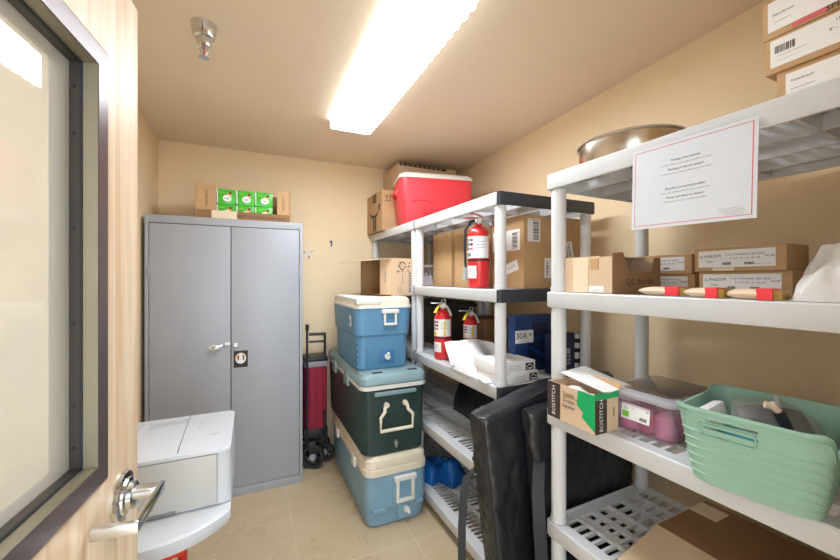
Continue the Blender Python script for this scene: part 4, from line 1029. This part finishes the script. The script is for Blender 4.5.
def brush(label, x, y1, L, rz):
    t = thing('wooden_brush', label, 'brush', (x, y1-L/2, Z2+.001), rz, 'wooden brushes along the shelf edge')
    g = G(); n = 14; rings = []
    for k in range(n+1):
        f = k/n; e = max(.12, math.sin(min(1, f*1.6)*PI/2)**.6) ; y = L/2-f*L*.62
        rings.append([(.024*e*math.cos(2*PI*q/14), y, .0125+.0125*e*math.sin(2*PI*q/14)) for q in range(14)])
    g.loft(rings, 'woodlt'); g.obj('wooden_handle', t)
    g = G(); g.box(-.0225, .0225, L/2-L*.86, L/2-L*.60, 0, .026, 'redcool', .003); g.obj('red_ferrule', t)
    g = G(); g.box(-.02, .02, L/2-L, L/2-L*.86, .001, .023, 'brass', .002); g.obj('bristles', t)
    return t
brush('wooden-handled brush beside the handwritten box, leftmost of three', 1.075, .735, .14, R(4))
brush('wooden-handled brush in the middle of the three on the shelf edge', 1.052, .598, .105, R(-3))
brush('wooden-handled brush nearest the clear plastic bag, rightmost of three', 1.05, .502, .112, R(3))
t = thing('plastic_bag', 'crumpled clear plastic bag at the right end of the near shelf', 'bag', (1.19, .295, Z2+.001), R(10))
g = G(); g.pillow(.25, .22, .12, 'film', 31, .75, 17, 40, p=2.2); g.obj('film_body', t)

# ------------------------------------------------------------------ near unit, third shelf
# staple box
t = thing('cardboard_box', 'open brown and green staple carton at the front corner of the near shelf', 'cardboard box', (1.0185, .903, Z3+.0012), R(0))
w, d, h = .105, .198, .122
g = G(); open_shell(g, w, d, h, 'card_lt', 'card_in', skip=('t',)); cb = g.obj('carton', t)
g = G(); fr = FX(-w/2-.0004, 0, h/2)
g.plate(fr, -d/2, -d/2+.058, -h/2, h/2, 'brownprint', .0008); g.text('BOSTITCH', .0215, fr, -d/2+.03, 0, 'paper', lift=.0014, rot=PI/2)
for k, s_ in enumerate(('Staples', 'Grapas', 'Agrafes')): g.text(s_, .0175, fr, -.004, .036-.019*k-(.003 if k else 0), 'ink', lift=.0014)
g.plate(fr, -.03, .04, .0255, .0262, 'ink', .0012)
g.prism([(.035, h/2), (d/2, h/2), (d/2, -h/2+.008), (.05, -.022), (.055, -.005), (.03, .012)], .0008, 'emerald', fr)
g.obj('printed_front', t)
g = G(); fr = FY(0, -d/2-.0004, h/2); g.plate(fr, -w/2, -w/2+.052, -h/2, h/2, 'brownprint', .0008); g.text('BOSTITCH', .0215, fr, -w/2+.027, -.004, 'paper', lift=.0014, rot=PI/2); g.plate(fr, -w/2, w/2, h/2-.016, h/2, 'emerald', .0012); g.text('1', .04, fr, .03, .0, 'ink', lift=.0014); g.obj('printed_end', t)
g = G(); mx = Matrix.Translation((-w/2+.002, -d/2+.002, h)) ; g.box(0, w, -.0015, .0015, 0, .004, 'emerald', mx=mx); g.obj('green_rim', t)
g = G(); mx = Matrix.Translation((w/2, 0, h)) @ Matrix.Rotation(R(38), 4, 'Y'); g.box(-.0015, .0015, -d/2, d/2, 0, .03, 'card', mx=mx); g.obj('rear_flap', t)
t = thing('paper_sheet', 'white papers and padded sleeve sticking out of the staple carton', 'paper', (1.0185, .903, Z3+.006), R(0))
g = G(); g.pillow(.08, .16, .10, 'plasticbag', 41, .25, 9, 20, p=4); g.obj('padded_sleeve', t)
g = G(); mx = Matrix.Translation((.062, .0, .136)) @ Matrix.Rotation(R(7), 4, 'X') @ Matrix.Rotation(R(-5), 4, 'Y'); g.box(-.065, .055, -.10, .09, -.0012, .0012, 'paper', mx=mx); g.obj('loose_sheet', t)

# clear tote of pink things
t = thing('storage_tote', 'clear plastic tote with grey lid holding pink items', 'storage box', (1.222, .755, Z3+.001), R(2))
bw_, bl_ = .245, .19
def shell(g, levels, m, th=.003):
    o = [[(x, y, L[0]) for x, y in rrect(L[1], L[2], L[3], 5)] for L in levels]
    i = [[(x, y, max(L[0], th)) for x, y in rrect(L[1]-2*th, L[2]-2*th, max(.002, L[3]-th), 5)] for L in reversed(levels)]
    g.loft(o+i, m)
g = G(); shell(g, [(0, bw_, bl_, .02), (.110, bw_+.02, bl_+.02, .024)], 'clearplastic', .0025); g.obj('body', t)
g = G(); shell(g, [(.109, bw_+.028, bl_+.028, .028), (.119, bw_+.034, bl_+.034, .028)], 'clearlid', .004); g.obj('rim', t)
g = G(); g.rloft([(.119, bw_+.04, bl_+.04, .03), (.124, bw_+.04, bl_+.04, .03), (.132, bw_+.015, bl_+.015, .026)], 'clearlid'); lid = g.obj('lid', t)
g = G(); g.rloft([(.1322, bw_-.01, bl_-.01, .022), (.1345, bw_-.016, bl_-.016, .02)], 'smoke_lid'); g.obj('lid_panel', lid, label='grey sunken lid panel')
g = G(); fr = FX(-bw_/2-.0085, 0, .062) @ Matrix.Rotation(R(-6), 4, 'X'); g.plate(fr, -.055, .035, -.022, .026, 'paper', .001); g.plate(fr, -.052, -.03, -.016, .002, 'limegreen', .0014); g.text('fvp', .011, fr, -.04, .012, 'emerald', lift=.0014); g.text('20', .009, fr, .027, .015, 'ink', lift=.0014); g.bars(fr, .005, -.016, .022, .01, lift=.0014, seed=33); g.text('Caja', .006, fr, -.018, .014, 'greyink', lift=.0014); g.obj('product_label', t)
rnd = random.Random(9)
for k in range(9):
    a, b_ = -.080+.075*(k % 3)+rnd.uniform(-.008, .008), -.055+.055*(k//3)
    o = G(); rr = .030+rnd.uniform(-.003, .003)
    prof = [(0, 0), (rr, 0), (rr*1.05, .02), (rr*.85, .045), (rr*.9, .06), (rr*.4, .075), (0, .078)]
    o.lathe(prof, 'pink' if k % 4 != 3 else 'pinkdk', Matrix.Translation((a, b_, .004)) @ Matrix.Rotation(rnd.uniform(-.12, .12), 4, 'X'), 16, cap=False)
    ob = o.obj('pink_soap', None, t.location, R(2))
    ob.location = t.location
    pos = ['at the back left', 'in the middle left', 'at the front left'] 
    tag(ob, 'pink moulded item packed inside the clear tote', 'pink item', 'pink items in the clear tote')

# mint basket
t = thing('storage_basket', 'mint green ribbed plastic basket at the right of the near shelf', 'basket', (1.090, .450, Z3+.0012), R(10))
g = G(); lv = [(0, .20, .33, .035), (.006, .212, .342, .04), (.2, .265, .395, .045), (.204, .272, .402, .046)]
n = 8
def ringpts(L, notch, th=0.):
    pts = rrect(L[1]-2*th, L[2]-2*th, L[3]-th, n); out = []
    for x, y in pts: out.append((x, y, L[0]))
    return out
# walls as a dense strip so the rim can dip at both ends
def wall(u, th, zfun):
    pass
NP = 120
def perim(w, l, r, s):
    """point at fraction s along a rounded rectangle"""
    P_ = rrect(w, l, r, 10); P_.append(P_[0]); D_ = [0]
    for a, b in zip(P_, P_[1:]): D_.append(D_[-1]+math.hypot(b[0]-a[0], b[1]-a[1]))
    q = s*D_[-1]
    for k in range(len(P_)-1):
        if D_[k+1] >= q:
            f = (q-D_[k])/max(1e-9, D_[k+1]-D_[k]); return P_[k][0]+(P_[k+1][0]-P_[k][0])*f, P_[k][1]+(P_[k+1][1]-P_[k][1])*f
    return P_[0]
def rim_h(x, y, l):
    e = max(0., min(1., (abs(y)-(l/2-.03))/.025)); e = e*e*(3-2*e)
    c = max(0., min(1., (.125-abs(x))/.05)); c = c*c*(3-2*c)
    return .182-.05*e*c*(1. if y < 0 else .25)
rows = [0, .004, .02, .04, .06, .08, .1, .12, .135, .15, .165, .18, .2]
def basket_ring(f, th, rib=0.):
    out = []
    for k in range(NP):
        w = .205+(.285-.205)*f-2*th+2*rib; l = .222+(.258-.222)*f-2*th+2*rib
        x, y = perim(w, l, .042, k/NP); out.append((x, y, (f*rim_h(x, y, l)) if f > 0 else 0))
    return out
rings = [[(x*.96, y*.96, 0) for x, y, z in basket_ring(0, 0)]]
for f in [.02+.98*k/60 for k in range(61)]:
    q_ = int(round((f-.02)/.98*60)); rib = .0020*(1 if (q_ % 7 == 0 and 6 < q_ < 46) or q_ in (55, 56) else 0); rings.append(basket_ring(f, 0, rib))
NR = len(rings)
out_f = [0.]+[.02+.98*k/60 for k in range(61)]
rings.append([(x*1.045, y*1.03, z-.001) for x, y, z in basket_ring(1., 0)]); rings.append([(x*1.045, y*1.03, z+.003) for x, y, z in basket_ring(1., 0)]); rings.append([(x, y, z+.004) for x, y, z in basket_ring(1., .003)])
inn_f = [.02+.98*k/60 for k in range(60, -1, -1)]
for f in inn_f: rings.append([(x, y, max(z, .004)) for x, y, z in basket_ring(f, .003)])
fl = out_f+[1., 1., 1.]+inn_f
def in_slot(f, x, y): return x < -.09 and -.024 < y < .066 and (.775 < f < .808 or .872 < f < .905)
vs = [q for r_ in rings for q in r_]; fs = []
for a in range(len(rings)-1):
    for k in range(NP):
        k2 = (k+1) % NP; fm_ = (fl[a]+fl[a+1])/2; x_, y_ = (rings[a][k][0]+rings[a][k2][0])/2, (rings[a][k][1]+rings[a][k2][1])/2
        if in_slot(fm_, x_, y_) and fl[a] != fl[a+1]: continue
        fs.append((a*NP+k, a*NP+k2, (a+1)*NP+k2, (a+1)*NP+k))
fs.append(tuple(reversed(range(NP)))); fs.append(tuple((len(rings)-1)*NP+k for k in range(NP)))
g.faces(vs, fs, 'mint'); bk = g.obj('tub', t, smooth=30)
fr = frame((-.1350, .018, .139), (0, -1, 0), (-.21, 0, 1))
g = G(); 
ring_pts = [(-.062, -.022), (.062, -.022), (.062, .022), (-.062, .022)]
for a in ((-.058, .042, -.016, -.013), (-.058, .042, .013, .016), (-.058, -.055, -.016, .016), (.039, .042, -.016, .016)): g.box(a[0], a[1], a[2], a[3], -.002, .0028, 'mint', .001, mx=fr)
g.obj('handle_frame', bk)
# things in the basket
t = thing('film_packet', 'grey film-wrapped packet lying tilted inside the mint basket', 'packet', (1.135, .445, Z3+.135), R(0))
fm = frame((0, 0, .0), Vector((.72, -.69, .02)), Vector((.69*.8, .72*.8, .6)).normalized())
g = G(); g.pillow(.135, .085, .024, 'greypack', 51, .5, 16, 26, p=3.5, mx=fm, base=.006); g.obj('packet_body', t)
g = G(); vs = []; fs = []
for lay in (0, 1):
    for j in range(9):
        for i in range(15):
            a, b_ = -.085+.17*i/14, -.055+.115*j/8
            vs.append((a*(1-.25*max(0, b_)/.06), b_, .036+.006*noise.noise(Vector((a*30, b_*30, 7)))-(abs(a)/.085)**2*.022-(abs(b_)/.055)**2*.01-lay*.001))
for j in range(8):
    for i in range(14):
        q = (j*15+i, j*15+i+1, (j+1)*15+i+1, (j+1)*15+i); fs += [q, tuple(135+k for k in reversed(q))]
g.faces(vs, fs, 'clearfilm', fm); g.obj('film_wrap', t)
t = thing('folded_sheet', 'white folded sheet behind the film packet in the mint basket', 'paper', (1.055, .515, Z3+.098), R(10))
g = G(); mx = Matrix.Rotation(R(-14), 4, 'X'); g.box(-.07, .05, -.014, .014, 0, .075, 'plasticbag', .008, mx=mx); g.obj('sheet', t)
t = thing('hand_tool', 'black-handled tool with pale head leaning in the mint basket', 'tool', (1.09, .385, Z3+.008))
g = G(); g.tube([(.03, -.01, .0), (.012, .004, .10), (-.005, .03, .175)], .011, 'black', 10); g.obj('handle', t)
g = G(); g.tube([(-.005, .03, .175), (-.010, .040, .186), (-.018, .05, .188)], .008, 'woodlt', 8); g.tube([(-.006, .032, .178), (.006, .042, .188), (.014, .05, .184)], .0065, 'cream', 8); g.tube([(-.004, .03, .18), (-.004, .034, .212)], .005, 'greylid', 8); g.obj('head', t)
t = thing('small_box', 'teal box deep inside the mint basket', 'box', (1.092, .455, Z3+.007), R(10))
g = G(); g.box(-.075, .075, -.045, .07, 0, .118, 'teal', .004); g.obj('carton', t)

# ------------------------------------------------------------------ near unit, fourth shelf: big flat carton with open flap
t = thing('cardboard_box', 'large flat brown carton with open flaps on the low near shelf', 'cardboard box', (1.41, .49, Z4+.001), R(1.5))
w, d, h = .30, .62, .07
g = G(); g.box(-w/2, w/2, -d/2, d/2, 0, h, 'card_dk', .003); g.obj('carton', t)
g = G(); mx = Matrix.Translation((-w/2, 0, h)) @ Matrix.Rotation(R(-14), 4, 'Y'); g.box(-.225, 0, -d/2, d/2, -.0035, 0, 'card_lt', mx=mx); g.obj('front_flap', t, label='pale flap folded down at the front')
g = G(); g.box(.04, .125, d/2-.085, d/2+.0006, h, h+.0008, 'tape'); g.box(.04, .125, d/2, d/2+.0012, h-.03, h+.0008, 'tape'); g.obj('tape_strip', t)
t = thing('added_dark_block', 'added black block on the lowest near deck, darkening the slots above it', 'case', (1.34, .60, .117))
g = G(); g.box(-.22, .22, -.35, .35, 0, .2, 'nylon', .02); g.obj('dark_block_body', t)  # unseen block added so the deck slots above read dark

# ------------------------------------------------------------------ light
def area(name, loc, rot, sx, sy, power, col):
    l = bpy.data.lights.new(name, 'AREA'); l.shape = 'RECTANGLE'; l.size = sx; l.size_y = sy; l.energy = power; l.color = col
    o = bpy.data.objects.new(name, l); C.objects.link(o); o.location = loc; o.rotation_euler = rot; return o
area('added_front_fill', (.15, -2.6, 1.75), (R(88), 0, 0), 1.8, 1.6, 22, (.86, .94, 1))  # unseen area light added behind the camera as frontal fill
w_ = bpy.data.worlds.new('added_doorway_fill'); sc.world = w_; w_.use_nodes = True
bg = w_.node_tree.nodes['Background']; bg.inputs['Color'].default_value = (.86, .94, 1, 1); bg.inputs['Strength'].default_value = 2.9  # ambient light raised as extra fill through the doorway

# ------------------------------------------------------------------ camera
cam = bpy.data.cameras.new('camera'); co = bpy.data.objects.new('camera', cam); C.objects.link(co)
cam.sensor_fit = 'HORIZONTAL'; cam.sensor_width = 36; cam.lens = 36*368/840; cam.clip_start = .02
cam.shift_y = -1/840
co.location = (0, 0, 1.435); co.rotation_euler = (R(90), 0, R(-24.8))
sc.camera = co
sc.view_settings.view_transform = 'Standard'; sc.view_settings.look = 'None'; sc.view_settings.gamma = 1; sc.view_settings.use_curve_mapping = False
sc.view_settings.exposure = .57
sc.cycles.max_bounces = 10; sc.cycles.diffuse_bounces = 6; sc.cycles.transparent_max_bounces = 16
sc.cycles.use_denoising = True
sc.cycles.sample_clamp_indirect = 6
